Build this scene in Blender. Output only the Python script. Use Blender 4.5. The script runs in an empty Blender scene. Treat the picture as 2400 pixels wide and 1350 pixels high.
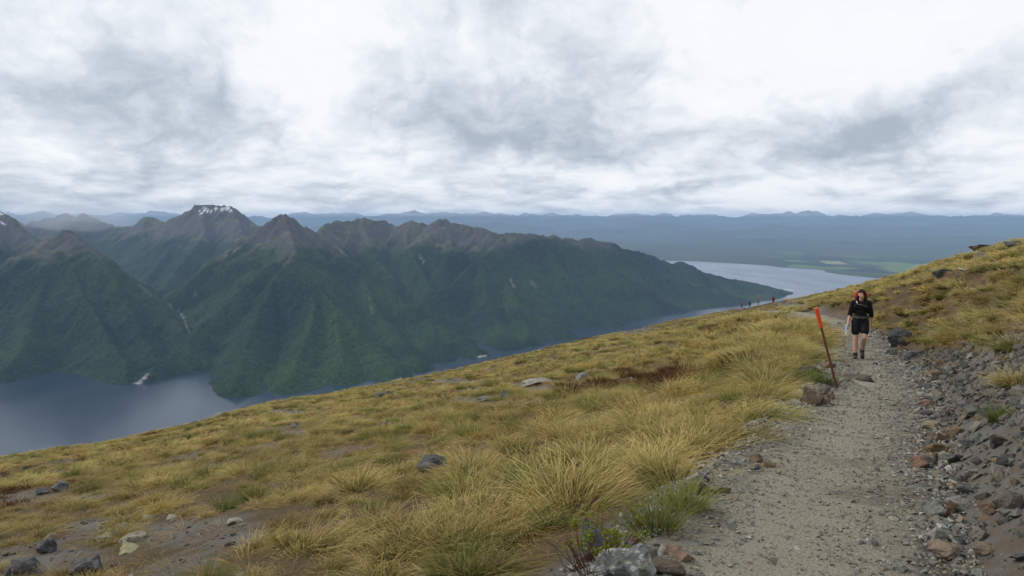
import bpy, bmesh, math, random
import numpy as np
from mathutils import Vector, Matrix, Euler

random.seed(7)
RNG = np.random.default_rng(11)
scene = bpy.context.scene
COL = scene.collection
rad = math.radians

# ------------------------------------------------------------------ camera
PITCH = 5.2                      # degrees below level
FOC = 1800.0                     # focal length in photograph pixels (2400 wide)
EYE = 1.6                        # eye above the path; the eye is the origin of the scene
LAKE = -850.0                    # lake surface below the eye
cam_d = bpy.data.cameras.new("camera")
cam_d.sensor_width = 36.0
cam_d.lens = 36.0 * FOC / 2400.0
cam_d.clip_start = 0.1
cam_d.clip_end = 200000.0
cam = bpy.data.objects.new("camera", cam_d)
cam.rotation_euler = (rad(90 - PITCH), 0, 0)
COL.objects.link(cam)
scene.camera = cam
CP, SP = math.cos(rad(PITCH)), math.sin(rad(PITCH))

def slope(px, py):
    """direction (x/y, z/y) of the line of sight that meets a picture point"""
    X, U = (px - 1200.0) / FOC, (675.0 - py) / FOC
    fy = CP + U * SP
    return X / fy, (-SP + U * CP) / fy

def P(px, py, depth):
    t, s = slope(px, py)
    return np.array((t * depth, depth, s * depth))

def to_px(x, y, z):
    f = y * CP - z * SP
    u = y * SP + z * CP
    f = np.where(f < 0.05, 0.05, f)
    return 1200 + FOC * x / f, 675 - FOC * u / f

# ------------------------------------------------------------------ node helper
class NT:
    def __init__(self, tree):
        self.t = tree
    def n(self, kind, props=None, **ins):
        nd = self.t.nodes.new(kind)
        for k, v in (props or {}).items():
            setattr(nd, k, v)
        for k, v in ins.items():
            key = int(k[1:]) if k[0] == "_" and k[1:].isdigit() else k.replace("__", " ")
            self.set(nd.inputs[key], v)
        return nd
    def set(self, sock, v):
        if isinstance(v, bpy.types.Node):
            v = v.outputs[0]
        if isinstance(v, bpy.types.NodeSocket):
            self.t.links.new(v, sock)
        else:
            if sock.type == "RGBA" and not isinstance(v, (int, float)) and len(v) == 3:
                v = (*v, 1.0)
            sock.default_value = v
    def math(self, op, a, b=0.0, c=None, clamp=False):
        nd = self.n("ShaderNodeMath", {"operation": op, "use_clamp": clamp}, _0=a, _1=b)
        if c is not None:
            self.set(nd.inputs[2], c)
        return nd.outputs[0]
    def vmath(self, op, a, b=(0, 0, 0)):
        nd = self.n("ShaderNodeVectorMath", {"operation": op}, _0=a, _1=b)
        return nd.outputs["Value"] if op in ("LENGTH", "DOT_PRODUCT", "DISTANCE") else nd.outputs[0]
    def noise(self, vec, scale, detail=4.0, rough=0.55, dist=0.0, out=0):
        return self.n("ShaderNodeTexNoise", None, Vector=vec, Scale=scale, Detail=detail, Roughness=rough, Distortion=dist).outputs[out]
    def ramp(self, fac, stops, interp="LINEAR"):
        nd = self.n("ShaderNodeValToRGB", None, Fac=fac)
        cr = nd.color_ramp
        cr.interpolation = interp
        while len(cr.elements) < len(stops):
            cr.elements.new(0.5)
        for e, (p, c) in zip(cr.elements, stops):
            e.position = p
            e.color = (*c, 1.0) if not isinstance(c, (int, float)) else (c, c, c, 1.0)
        return nd.outputs[0]
    def mix(self, fac, a, b, mode="MIX"):
        nd = self.n("ShaderNodeMix", {"data_type": "RGBA", "blend_type": mode})
        self.set(nd.inputs[0], fac); self.set(nd.inputs[6], a); self.set(nd.inputs[7], b)
        return nd.outputs[2]
    def maprange(self, v, a, b, c=0.0, d=1.0, smooth=True):
        nd = self.n("ShaderNodeMapRange", {"interpolation_type": "SMOOTHSTEP" if smooth else "LINEAR"}, _0=v, _1=a, _2=b, _3=c, _4=d)
        return nd.outputs[0]

def material(name):
    m = bpy.data.materials.new(name)
    m.use_nodes = True
    m.node_tree.nodes.clear()
    g = NT(m.node_tree)
    out = g.n("ShaderNodeOutputMaterial")
    return m, g, out

def simple_mat(name, color, rough=0.8, spec=0.3, var=0.0, scale=20.0, metallic=0.0, bump=0.0):
    m, g, out = material(name)
    col = (*color, 1.0)
    tc = g.n("ShaderNodeTexCoord").outputs["Object"]
    if var > 0:
        f = g.noise(tc, scale, 5)
        col = g.mix(f, tuple(c * (1 - var) for c in color), tuple(min(1, c * (1 + var)) for c in color))
    b = g.n("ShaderNodeBsdfPrincipled", None, Base__Color=col, Roughness=rough, Metallic=metallic)
    b.inputs["Specular IOR Level"].default_value = spec
    if bump:
        bn = g.n("ShaderNodeBump", None, Height=g.noise(tc, scale * 2, 4), Strength=bump, Distance=0.02)
        g.set(b.inputs["Normal"], bn)
    g.set(out.inputs[0], b)
    return m

# ------------------------------------------------------------------ sky, sun, exposure
SUN_AZ, SUN_EL = -64.0, 36.0      # degrees right of the view direction, degrees above level
world = bpy.data.worlds.new("World")
scene.world = world
world.use_nodes = True
world.node_tree.nodes.clear()
g = NT(world.node_tree)
wout = g.n("ShaderNodeOutputWorld")
sky = g.n("ShaderNodeTexSky", {"sky_type": "NISHITA", "sun_disc": False, "sun_elevation": rad(SUN_EL),
                               "sun_rotation": rad(SUN_AZ), "altitude": 1000.0})
d = g.n("ShaderNodeTexCoord").outputs["Generated"]
sep = g.n("ShaderNodeSeparateXYZ", None, Vector=d)
dx, dy, dz = sep.outputs
zz = g.math("ADD", g.math("MAXIMUM", dz, -0.02), 0.19)
lay = g.n("ShaderNodeCombineXYZ", None, X=g.math("DIVIDE", dx, zz), Y=g.math("DIVIDE", dy, zz), Z=0.0).outputs[0]
# azimuth / elevation of the direction, in degrees
az = g.math("MULTIPLY", g.math("ARCTAN2", dx, dy), 57.2958)
el = g.math("MULTIPLY", g.math("ARCSINE", dz), 57.2958)
ae = g.n("ShaderNodeCombineXYZ", None, X=az, Y=el, Z=0.0).outputs[0]
w1 = g.vmath("SUBTRACT", g.noise(lay, 1.1, 3, 0.55, out=1), (0.5, 0.5, 0.5))
w2 = g.vmath("SUBTRACT", g.noise(ae, 0.11, 3, 0.55, out=1), (0.5, 0.5, 0.5))
wae = g.vmath("ADD", ae, g.vmath("MULTIPLY", w2, (11.0, 6.0, 0.0)))
wae = g.vmath("ADD", wae, g.vmath("MULTIPLY", w1, (2.5, 1.5, 0.0)))

def blob(px, py, rx, ry, w, tilt=0.0):
    t, s = slope(px, py)
    a0 = math.degrees(math.atan(t))
    e0 = math.degrees(math.atan(s / math.hypot(1, t)))
    k = 57.2958 / FOC
    mp = g.n("ShaderNodeMapping", {"vector_type": "TEXTURE"}, Vector=wae, Location=(a0, e0, 0),
             Rotation=(0, 0, rad(tilt)), Scale=(rx * k, ry * k, 1)).outputs[0]
    ln = g.vmath("LENGTH", mp)
    return g.math("MULTIPLY", g.math("EXPONENT", g.math("MULTIPLY", g.math("MULTIPLY", ln, ln), -1.0)), w)

BLOBS = [  # cloud masses: dark bellies (positive) and thin bright breaks (negative)
    (60, 200, 240, 90, 0.62, 0), (270, 130, 150, 110, 0.45, 0), (430, 330, 240, 115, 0.95, 12),
    (290, 400, 90, 60, 0.5, 0), (330, 60, 250, 60, 0.25, 0), (560, 230, 160, 80, 0.35, 0),
    (1130, 290, 330, 85, 1.0, -6), (1180, 130, 230, 130, 0.62, 0), (1330, 345, 220, 40, 0.75, 8), (1450, 190, 200, 80, 0.4, 15),
    (1640, 310, 120, 35, 0.6, 15),
    (2080, 275, 250, 62, 0.95, 8), (1860, 350, 170, 40, 0.7, 12), (2200, 240, 130, 50, 0.5, 10),
    (1640, 435, 120, 17, 0.85, 0), (1290, 455, 230, 28, 0.7, 0), (2300, 455, 200, 20, 0.85, 4), (1900, 435, 160, 14, 0.5, 8),
    (850, 470, 260, 16, 0.75, 0), (350, 470, 190, 20, 0.55, 0), (80, 490, 140, 28, 0.6, 0), (1090, 330, 60, 60, 0.4, 0),
    (1250, 510, 300, 24, 0.5, 0),
    (730, 110, 220, 170, -0.8, 0), (700, 235, 90, 60, -0.5, 0), (1850, 110, 420, 130, -0.9, 0), (1680, 250, 120, 50, -0.7, 0),
    (90, 320, 120, 50, -0.5, 0), (1500, 390, 190, 40, -0.55, 6), (950, 400, 240, 30, -0.4, 0), (2350, 330, 130, 45, -0.5, 0),
    (2330, 80, 260, 110, -0.5, 0), (500, 425, 200, 18, -0.35, 0), (1900, 480, 500, 22, -0.35, 0),
]
acc = None
for b_ in BLOBS:
    v = blob(*b_)
    acc = v if acc is None else g.math("ADD", acc, v)
n_big = g.noise(g.vmath("ADD", lay, g.vmath("MULTIPLY", w1, (0.5, 0.5, 0))), 0.9, 6, 0.55)
vert = g.math("MULTIPLY", g.math("LOGARITHM", g.math("ADD", g.math("MAXIMUM", el, -1.0), 3.2), 2.71828), 17.0)
puff = g.n("ShaderNodeCombineXYZ", None, X=az, Y=vert, Z=0.0).outputs[0]
n_mid = g.noise(g.vmath("ADD", puff, g.vmath("MULTIPLY", w2, (5.0, 4.0, 0))), 0.125, 8, 0.62)
n_low = g.noise(g.vmath("MULTIPLY", ae, (0.30, 1.5, 1)), 1.0, 5, 0.62)
low = g.maprange(el, 0.5, 6.0, 1.0, 0.0)
dens = g.math("ADD", g.math("MULTIPLY", g.math("SUBTRACT", n_big, 0.5), 0.3), g.math("MULTIPLY", g.math("SUBTRACT", n_mid, 0.5), 2.1))
dens = g.math("ADD", dens, g.math("MULTIPLY", low, g.math("MULTIPLY", g.math("SUBTRACT", n_low, 0.55), 1.2)))
bil = g.math("ABSOLUTE", g.math("SUBTRACT", g.noise(g.vmath("ADD", puff, g.vmath("MULTIPLY", w2, (6.0, 5.0, 0))), 0.24, 6, 0.55), 0.5))
dens = g.math("ADD", dens, g.math("MULTIPLY", g.math("SUBTRACT", 0.09, bil), g.maprange(el, 2.0, 14.0, 1.9, 1.0)))
dens = g.math("ADD", g.math("ADD", dens, g.math("MULTIPLY", acc, 0.44)), 0.38)
cloud_col = g.ramp(g.math("ADD", g.math("MULTIPLY", dens, 0.80), 0.05), [(0.0, (1.03, 1.04, 1.05)), (0.25, (0.94, 0.96, 0.99)), (0.45, (0.80, 0.845, 0.895)),
                          (0.65, (0.645, 0.70, 0.765)), (0.85, (0.51, 0.57, 0.645)), (1.0, (0.43, 0.49, 0.57))], "LINEAR")
clear = g.n("ShaderNodeMix", {"data_type": "RGBA", "blend_type": "MULTIPLY"})
clear.inputs[0].default_value = 1.0
g.set(clear.inputs[6], sky.outputs[0]); g.set(clear.inputs[7], (0.1, 0.1, 0.1, 1))
# thin cover only lets a little of the clear sky through
col = g.mix(g.maprange(dens, 0.0, 0.25, 0.90, 0.97), clear.outputs[2], cloud_col)
bg = g.n("ShaderNodeBackground", None, Color=col, Strength=0.76)
g.set(wout.inputs[0], bg)
world.cycles.sampling_method = "MANUAL"
world.cycles.sample_map_resolution = 512

sun_d = bpy.data.lights.new("sun", "SUN")
sun_d.energy = 1.5
sun_d.angle = rad(10)
sun_d.color = (1.0, 0.95, 0.87)
sun = bpy.data.objects.new("sun", sun_d)
sv = Vector((math.sin(rad(SUN_AZ)) * math.cos(rad(SUN_EL)), math.cos(rad(SUN_AZ)) * math.cos(rad(SUN_EL)), math.sin(rad(SUN_EL))))
sun.rotation_euler = (-sv).to_track_quat("-Z", "Y").to_euler()
sun.location = (0, 0, 2000)
COL.objects.link(sun)

vs = scene.view_settings
vs.view_transform = "Standard"; vs.look = "None"; vs.exposure = 0.42; vs.gamma = 1.0; vs.use_curve_mapping = False
cy = scene.cycles
cy.max_bounces = 5; cy.diffuse_bounces = 2; cy.glossy_bounces = 2; cy.transmission_bounces = 4
cy.volume_bounces = 1; cy.transparent_max_bounces = 8
cy.use_denoising = True
try:
    cy.denoiser = "OPENIMAGEDENOISE"
except Exception:
    pass

# ------------------------------------------------------------------ small helpers
def tag(o, label=None, cat=None, group=None, kind=None):
    if label: o["label"] = label
    if cat: o["category"] = cat
    if group: o["group"] = group
    if kind: o["kind"] = kind
    return o

def link(o, parent=None):
    COL.objects.link(o)
    if parent is not None:
        o.parent = parent
    return o

def mesh_np(name, verts, faces, mat=None, smooth=True):
    """mesh from arrays; faces is an (n,3) or (n,4) index array"""
    verts = np.asarray(verts, np.float32); faces = np.asarray(faces, np.int32)
    me = bpy.data.meshes.new(name)
    k = faces.shape[1]
    me.vertices.add(len(verts)); me.vertices.foreach_set("co", verts.ravel())
    me.loops.add(faces.size); me.loops.foreach_set("vertex_index", faces.ravel())
    me.polygons.add(len(faces))
    me.polygons.foreach_set("loop_start", np.arange(0, faces.size, k, dtype=np.int32))
    me.update(calc_edges=True)
    me.polygons.foreach_set("use_smooth", np.full(len(faces), smooth, bool))
    if mat:
        me.materials.append(mat)
    return me

def float_attr(me, name, vals):
    a = me.attributes.new(name, "FLOAT", "POINT")
    a.data.foreach_set("value", np.asarray(vals, np.float32).ravel())

def grid_faces(nx, ny):
    i = np.arange(ny - 1)[:, None] * nx + np.arange(nx - 1)[None, :]
    i = i.ravel()
    return np.stack([i, i + 1, i + nx + 1, i + nx], 1)

def empty(name, loc, rz=0.0):
    o = bpy.data.objects.new(name, None)
    o.location = loc
    o.rotation_euler = (0, 0, rz)
    o.empty_display_size = 0.2
    COL.objects.link(o)
    return o

# gradient noise on arrays
_perm = np.random.default_rng(5).permutation(4096)
_ang = np.random.default_rng(6).random(4096) * 2 * np.pi
_gx, _gy = np.cos(_ang), np.sin(_ang)
def pnoise(x, y):
    xi, yi = np.floor(x).astype(np.int64), np.floor(y).astype(np.int64)
    xf, yf = x - xi, y - yi
    def gr(ix, iy, fx, fy):
        h = _perm[(_perm[ix & 4095] + iy) & 4095]
        return _gx[h] * fx + _gy[h] * fy
    u = xf * xf * xf * (xf * (xf * 6 - 15) + 10)
    v = yf * yf * yf * (yf * (yf * 6 - 15) + 10)
    a = gr(xi, yi, xf, yf); b = gr(xi + 1, yi, xf - 1, yf)
    c = gr(xi, yi + 1, xf, yf - 1); e = gr(xi + 1, yi + 1, xf - 1, yf - 1)
    return (a + u * (b - a) + v * ((c + u * (e - c)) - (a + u * (b - a)))) * 1.5
def fbm(x, y, octv=5, gain=0.5, lac=2.03):
    s, a = 0.0, 1.0
    for k in range(octv):
        s = s + a * pnoise(x + 17.3 * k, y - 9.1 * k)
        x, y, a = x * lac, y * lac, a * gain
    return s
def ridged(x, y, octv=5, gain=0.5, lac=2.05):
    s, a = 0.0, 1.0
    for k in range(octv):
        s = s + a * (1 - np.abs(pnoise(x + 31.7 * k, y + 3.3 * k)) * 2)
        x, y, a = x * lac, y * lac, a * gain
    return s
def sstep(a, b, v):
    t = np.clip((v - a) / (b - a), 0, 1)
    return t * t * (3 - 2 * t)
# ================================================================== the mountains across the lake arm
RIDGES = [  # (side slope, points along a crest: picture column, picture row, distance in km)
    (0.62, [(-700, 560, 6.4), (-400, 600, 6.0), (-150, 640, 5.6), (0, 628, 5.5), (60, 602, 5.4), (105, 565, 5.35), (140, 541, 5.3), (156, 541, 5.3),
            (195, 567, 5.2), (245, 603, 5.1), (300, 652, 5.0), (360, 703, 4.9), (410, 748, 4.75), (440, 790, 4.55), (440, 830, 4.3)]),
    (0.70, [(150, 541, 5.3), (165, 610, 5.05), (190, 680, 4.8), (235, 760, 4.5), (285, 850, 4.12), (300, 888, 3.97)]),
    (0.70, [(140, 545, 5.3), (110, 640, 4.95), (75, 740, 4.55), (45, 830, 4.18), (20, 880, 4.02)]),
    (0.70, [(245, 603, 5.1), (290, 700, 4.75), (340, 790, 4.4), (365, 850, 4.14)]),
    (0.70, [(60, 602, 5.4), (-20, 700, 4.9), (-100, 800, 4.4), (-150, 870, 4.05)]),
    (0.66, [(-150, 640, 5.6), (-260, 740, 4.9), (-350, 860, 4.1)]),
    (0.60, [(-500, 400, 7.6), (-250, 430, 7.2), (-80, 455, 7.0), (0, 494, 6.8), (40, 526, 6.65), (75, 552, 6.5), (110, 575, 6.35), (170, 625, 6.1), (230, 680, 5.9)]),
    (0.60, [(0, 494, 6.8), (-10, 560, 6.3), (-30, 630, 5.9)]),
    (0.60, [(-400, 500, 11.5), (-50, 515, 11.2), (55, 522, 11), (110, 512, 10.9), (150, 500, 10.8), (175, 507, 10.7), (200, 500, 10.6), (225, 512, 10.5), (255, 526, 10.4),
            (285, 530, 10.3), (315, 530, 10.1), (345, 505, 9.9), (365, 511, 9.8), (385, 523, 9.6)]),
    (0.60, [(345, 505, 9.9), (335, 560, 9.3), (300, 620, 8.6), (280, 650, 8.0)]),
    (0.60, [(150, 500, 10.8), (190, 570, 9.6), (230, 620, 8.6)]),
    (0.60, [(380, 530, 9.4), (405, 513, 9.2), (430, 500, 9.1), (448, 488, 9.0), (462, 479, 9), (490, 477, 9), (520, 482, 9), (545, 486, 8.9), (575, 507, 8.8), (605, 525, 8.7), (660, 560, 8.5), (720, 590, 8.3)]),
    (0.60, [(405, 513, 9.2), (410, 560, 8.7), (380, 610, 8.1), (345, 650, 7.5)]),
    (0.60, [(470, 480, 9.0), (480, 540, 8.4), (440, 600, 7.7), (400, 650, 7.1), (370, 690, 6.7)]),
    (0.60, [(545, 486, 8.9), (570, 550, 8.2), (530, 600, 7.5), (470, 640, 6.9)]),
    # the peak in the middle and its arms
    (0.64, [(648, 512, 6.0), (660, 501, 6.0), (672, 501, 6.0), (690, 512, 6.05), (720, 534, 6.2), (750, 545, 6.4), (765, 524, 6.9), (790, 516, 7.1), (822, 522, 7.2), (838, 511, 7.3), (850, 510, 7.3), (875, 516, 7.3), (895, 517, 7.3), (925, 527, 7.25), (950, 521, 7.2), (985, 521, 7.1),
            (1005, 526, 7.1), (1025, 518, 7.0), (1045, 515, 7.0), (1070, 521, 6.95), (1100, 531, 6.9), (1150, 541, 6.8), (1180, 549, 6.8), (1200, 544, 6.8), (1250, 550, 6.9), (1290, 552, 7.0), (1340, 557, 7.1), (1400, 563, 7.3), (1440, 572, 7.5),
            (1480, 582, 7.6), (1520, 597, 7.9)]),
    (0.50, [(1520, 597, 7.9), (1545, 607, 8.1), (1570, 619, 8.3), (1597, 615, 8.4), (1620, 620, 8.45)]),
    (0.40, [(1597, 615, 8.4), (1640, 632, 8.5), (1690, 649, 8.6), (1735, 658, 8.7), (1768, 665, 8.78), (1790, 675, 8.85)]),
    (0.64, [(660, 501, 6.0), (610, 536, 5.9), (560, 575, 5.8), (500, 615, 5.7), (450, 650, 5.6), (400, 690, 5.5)]),
    (0.64, [(665, 501, 6.0), (680, 545, 5.75), (692, 590, 5.45), (668, 628, 5.2), (648, 652, 5.05)]),
    (0.62, [(692, 590, 5.45), (620, 632, 5.2), (550, 688, 4.95), (490, 745, 4.72), (435, 805, 4.45), (385, 862, 4.15), (350, 893, 3.98)]),
    (0.66, [(648, 652, 5.05), (610, 720, 4.75), (580, 800, 4.3), (560, 870, 3.95), (555, 912, 3.68)]),
    (0.64, [(648, 652, 5.05), (700, 660, 5.0), (742, 672, 4.92), (790, 722, 4.7), (850, 790, 4.42), (900, 850, 4.15), (928, 886, 4.0)]),
    (0.66, [(742, 672, 4.92), (730, 760, 4.55), (700, 840, 4.15), (680, 900, 3.78)]),
    (0.66, [(790, 722, 4.7), (800, 800, 4.35), (800, 870, 3.98)]),
    (0.62, [(680, 510, 6.02), (725, 548, 5.9), (785, 592, 5.8), (850, 640, 5.65), (920, 690, 5.45), (1000, 742, 5.2), (1060, 790, 4.95), (1118, 833, 4.7)]),
    (0.62, [(850, 640, 5.65), (880, 720, 5.2), (930, 800, 4.75), (980, 860, 4.3)]),
    (0.62, [(1000, 742, 5.2), (1020, 800, 4.9), (1040, 850, 4.55)]),
    (0.60, [(850, 510, 7.3), (860, 555, 6.9), (880, 605, 6.5), (930, 660, 6.15)]),
    (0.60, [(950, 521, 7.2), (955, 575, 6.8), (985, 630, 6.3), (1010, 680, 6.0)]),
    (0.60, [(1045, 515, 7.0), (1060, 570, 6.65), (1040, 620, 6.35)]),
    (0.62, [(1185, 547, 6.8), (1160, 575, 6.55), (1128, 602, 6.35), (1080, 642, 6.1), (1020, 692, 5.8), (985, 720, 5.6)]),
    (0.62, [(1128, 602, 6.35), (1190, 664, 6.02), (1250, 724, 5.75), (1300, 770, 5.52), (1325, 788, 5.45)]),
    (0.62, [(1128, 602, 6.35), (1140, 690, 5.8), (1175, 770, 5.3), (1190, 810, 5.0)]),
    (0.62, [(1190, 664, 6.02), (1230, 760, 5.4), (1240, 800, 5.15)]),
    (0.62, [(1255, 550, 6.9), (1325, 636, 6.55), (1385, 712, 6.2), (1432, 768, 5.95)]),
    (0.60, [(1400, 563, 7.3), (1450, 635, 7.1), (1500, 695, 6.92), (1532, 730, 6.82)]),
    (0.56, [(1500, 590, 7.8), (1545, 628, 7.85), (1575, 652, 7.88)]),
    (0.42, [(1600, 618, 8.4), (1640, 650, 8.35), (1685, 680, 8.32), (1725, 686, 8.45)]),
]

def mountain_height(x, y):
    shp = x.shape
    x, y = x.ravel(), y.ravel()
    wx = x + 90 * fbm(x / 900, y / 900, 3) + 25 * fbm(x / 220 + 5, y / 220, 3)
    wy = y + 90 * fbm(x / 900 + 40, y / 900, 3) + 25 * fbm(x / 220 + 9, y / 220 + 3, 3)
    h = np.full(x.shape, -1400.0)
    for k, (sl, pts) in enumerate(RIDGES):
        sl = sl * (1.5 if sl > 0.45 else 1.1)
        W = np.array([P(*q[:2], q[2] * 1000.0) for q in pts])
        best = np.full(x.shape, -1400.0)
        s0 = 0.0
        for a, b in zip(W[:-1], W[1:]):
            ab = b[:2] - a[:2]
            L = math.hypot(*ab)
            m = max(a[2], b[2])
            reach = (m - LAKE + 60) / (sl * 0.6)
            box = (wx > min(a[0], b[0]) - reach) & (wx < max(a[0], b[0]) + reach) & (wy > min(a[1], b[1]) - reach) & (wy < max(a[1], b[1]) + reach)
            i = np.nonzero(box)[0]
            if len(i) == 0:
                s0 += L; continue
            # the crest itself stays in place: the warp fades in away from it
            t0 = np.clip(((x[i] - a[0]) * ab[0] + (y[i] - a[1]) * ab[1]) / (L * L), 0, 1)
            d0 = np.hypot(x[i] - a[0] - t0 * ab[0], y[i] - a[1] - t0 * ab[1])
            f = sstep(20, 260, d0)
            qx, qy = x[i] + (wx[i] - x[i]) * f, y[i] + (wy[i] - y[i]) * f
            t = np.clip(((qx - a[0]) * ab[0] + (qy - a[1]) * ab[1]) / (L * L), 0, 1)
            ex, ey = qx - a[0] - t * ab[0], qy - a[1] - t * ab[1]
            dd = np.hypot(ex, ey)
            zr = a[2] + t * (b[2] - a[2])
            s = s0 + t * L
            side = np.sign(ex * ab[1] - ey * ab[0])
            # ribs and gullies running down from the crest
            rib = ridged(s / 210 + side * 7.7 + k * 3.1, dd / 900 + k, 3) * 0.55 + ridged(s / 75 + side * 3.3 + k, dd / 420, 2) * 0.25
            amp = np.minimum(dd, 420) * 0.26
            v = zr - sl * (np.sqrt(dd * dd + 9.0 ** 2) - 9.0) * (1.0 - 0.08 * np.minimum(dd / 800, 1)) - amp * (0.75 - rib)
            best[i] = np.maximum(best[i], v)
            s0 += L
        dlt = np.maximum(h, best)
        h = dlt + 4.0 * np.log1p(np.exp(-np.abs(h - best) / 4.0))
    h = np.where(h < LAKE + 130, LAKE + 130 - (LAKE + 130 - h) * 0.62, h)
    h = h + sstep(-420, -150, h) * 15 * (ridged(x / 190 + 2, y / 190, 5) - 1.05)
    h = h + 34 * (ridged(x / 330, y / 330, 4) - 0.9) * sstep(LAKE, LAKE + 200, h) * 0.6
    return h.reshape(shp)

xs = np.concatenate([np.arange(-8600, -3700, 24.0), np.arange(-3700, 4300, 10.5), np.arange(4300, 6200, 20.0)])
ys = [3350.0]
while ys[-1] < 11800:
    ys.append(ys[-1] + 9.5 + max(0, ys[-1] - 4500) * 0.0032)
ys = np.array(ys)
GX, GY = np.meshgrid(xs, ys)
MH = mountain_height(GX, GY)
MH = MH + (6.0 * fbm(GX / 60, GY / 60, 3) + 5.0 * pnoise(GX / 24 + 3, GY / 24)) * sstep(LAKE - 5, LAKE + 30, MH)
MH = np.maximum(MH, LAKE - 9)
# what grows or lies where: rock and tussock above the bush line, pale slips, river gravel, snow
gyy, gxx = np.gradient(MH, ys, xs)
steep = np.hypot(gxx, gyy)
alpine = sstep(-340, -190, MH + 70 * fbm(GX / 420, GY / 420, 4) - 60 * (steep - 0.6))
def stroke(pts, width):
    """strength near a polyline given in picture terms, measured on the slope itself"""
    m = np.zeros(GX.shape)
    px, py = to_px(GX, GY, MH)
    for (a, b) in zip(pts[:-1], pts[1:]):
        ab = np.array(b[:2]) - np.array(a[:2]); L2 = (ab ** 2).sum()
        i = (px > min(a[0], b[0]) - 15) & (px < max(a[0], b[0]) + 15) & (py > min(a[1], b[1]) - 15) & (py < max(a[1], b[1]) + 15)
        t = np.clip(((px[i] - a[0]) * ab[0] + (py[i] - a[1]) * ab[1]) / L2, 0, 1)
        dd = np.hypot(px[i] - a[0] - t * ab[0], py[i] - a[1] - t * ab[1])
        m[i] = np.maximum(m[i], 1 - sstep(width * 0.5, width, dd))
    return m
pale = np.zeros(GX.shape)
for pts, w, s in [([(398, 712), (402, 725)], 3, .6), ([(418, 730), (432, 748), (438, 765)], 4, 1), ([(438, 765), (444, 780)], 3, .7),
                  ([(984, 602), (992, 614)], 5, .9), ([(1195, 655), (1205, 672)], 4, .8), ([(1245, 660), (1256, 672)], 6, .45),
                  ([(865, 692), (870, 712), (873, 735)], 3, .5), ([(800, 590), (812, 598)], 4, .6), ([(790, 560), (785, 580)], 3, .4),
                  ([(815, 556), (805, 578)], 3, .4), ([(955, 682), (958, 688)], 4, .35), ([(530, 600), (560, 580)], 4, .4), ([(450, 697), (462, 685)], 5, .4),
                  ([(330, 670), (352, 690)], 6, .3)]:
    pale = np.maximum(pale, stroke(pts, w) * s)
snow = np.zeros(GX.shape)
for pts in [[(462, 494), (470, 497)], [(478, 490), (484, 493)], [(488, 493), (497, 499)], [(504, 488), (512, 494)], [(520, 492), (530, 490)], [(533, 487), (542, 494)], [(470, 499), (478, 496)], [(0, 498), (6, 506)], [(2, 520), (8, 526)]]:
    snow = np.maximum(snow, stroke(pts, 4.0))
snow = snow * sstep(-0.3, 0.15, fbm(GX / 40 + 8, GY / 40, 3))
delta = stroke([(345, 878), (338, 886)], 5) + stroke([(338, 886), (330, 893), (322, 899)], 4.5) + stroke([(316, 900), (338, 900)], 3.5)
shore = stroke([(926, 891), (940, 889)], 3) + stroke([(1122, 836), (1140, 834)], 3)
pale = pale * 0.62 * sstep(-0.25, 0.35, fbm(GX / 26, GY / 26, 3))
pale = np.clip(np.maximum(pale, np.maximum(delta * 0.62, shore * 0.8)), 0, 1)

m_mtn, g, out = material("bush_and_tussock_slopes")
geo = g.n("ShaderNodeNewGeometry")
pos = geo.outputs["Position"]
at = lambda n: g.n("ShaderNodeAttribute", {"attribute_name": n}).outputs["Fac"]
big = g.noise(pos, 0.0016, 5, 0.6)
tree = g.noise(pos, 0.045, 3, 0.65)
vor = g.n("ShaderNodeTexVoronoi", {"feature": "F1"}, Vector=pos, Scale=0.075).outputs["Distance"]
forest = g.mix(g.maprange(big, 0.35, 0.65), (0.008, 0.024, 0.010, 1), (0.032, 0.066, 0.014, 1))
forest = g.mix(g.maprange(tree, 0.38, 0.62), g.mix(0.7, forest, (0.005, 0.013, 0.009, 1)), forest)
crown = g.n("ShaderNodeTexVoronoi", {"feature": "F1"}, Vector=pos, Scale=0.06).outputs["Color"]
crs = g.n("ShaderNodeSeparateColor", None, Color=crown).outputs[0]
forest = g.mix(g.maprange(crs, 0.6, 1.0, 0.0, 0.32), forest, (0.055, 0.085, 0.028, 1))
alp = g.mix(g.maprange(g.noise(pos, 0.006, 7, 0.7), 0.3, 0.7), (0.030, 0.035, 0.024, 1), (0.118, 0.122, 0.068, 1))
rock = g.mix(g.noise(pos, 0.02, 5, 0.7), (0.040, 0.040, 0.039, 1), (0.125, 0.12, 0.113, 1))
alp = g.mix(g.maprange(g.math("ADD", at("steep"), g.math("MULTIPLY", g.math("SUBTRACT", g.noise(pos, 0.01, 5, 0.7), 0.5), 0.8)), 0.62, 0.95), alp, rock)
c = g.mix(at("alpine"), forest, alp)
c = g.mix(at("pale"), c, (0.38, 0.365, 0.33, 1))
c = g.mix(at("snow"), c, (0.85, 0.87, 0.9, 1))
bs = g.n("ShaderNodeBsdfPrincipled", None, Base__Color=c, Roughness=0.95)
bs.inputs["Specular IOR Level"].default_value = 0.05
hgt = g.math("ADD", g.math("MULTIPLY", g.math("SUBTRACT", 1.0, g.math("MINIMUM", g.math("MULTIPLY", vor, 1.0), 1.0)), 9.0), g.math("MULTIPLY", tree, 8.0))
g.set(bs.inputs["Normal"], g.n("ShaderNodeBump", None, Height=hgt, Strength=1.0, Distance=0.30))
g.set(out.inputs[0], bs)

me = mesh_np("mountains", np.stack([GX, GY, MH], -1).reshape(-1, 3), grid_faces(len(xs), len(ys)), m_mtn)
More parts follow.
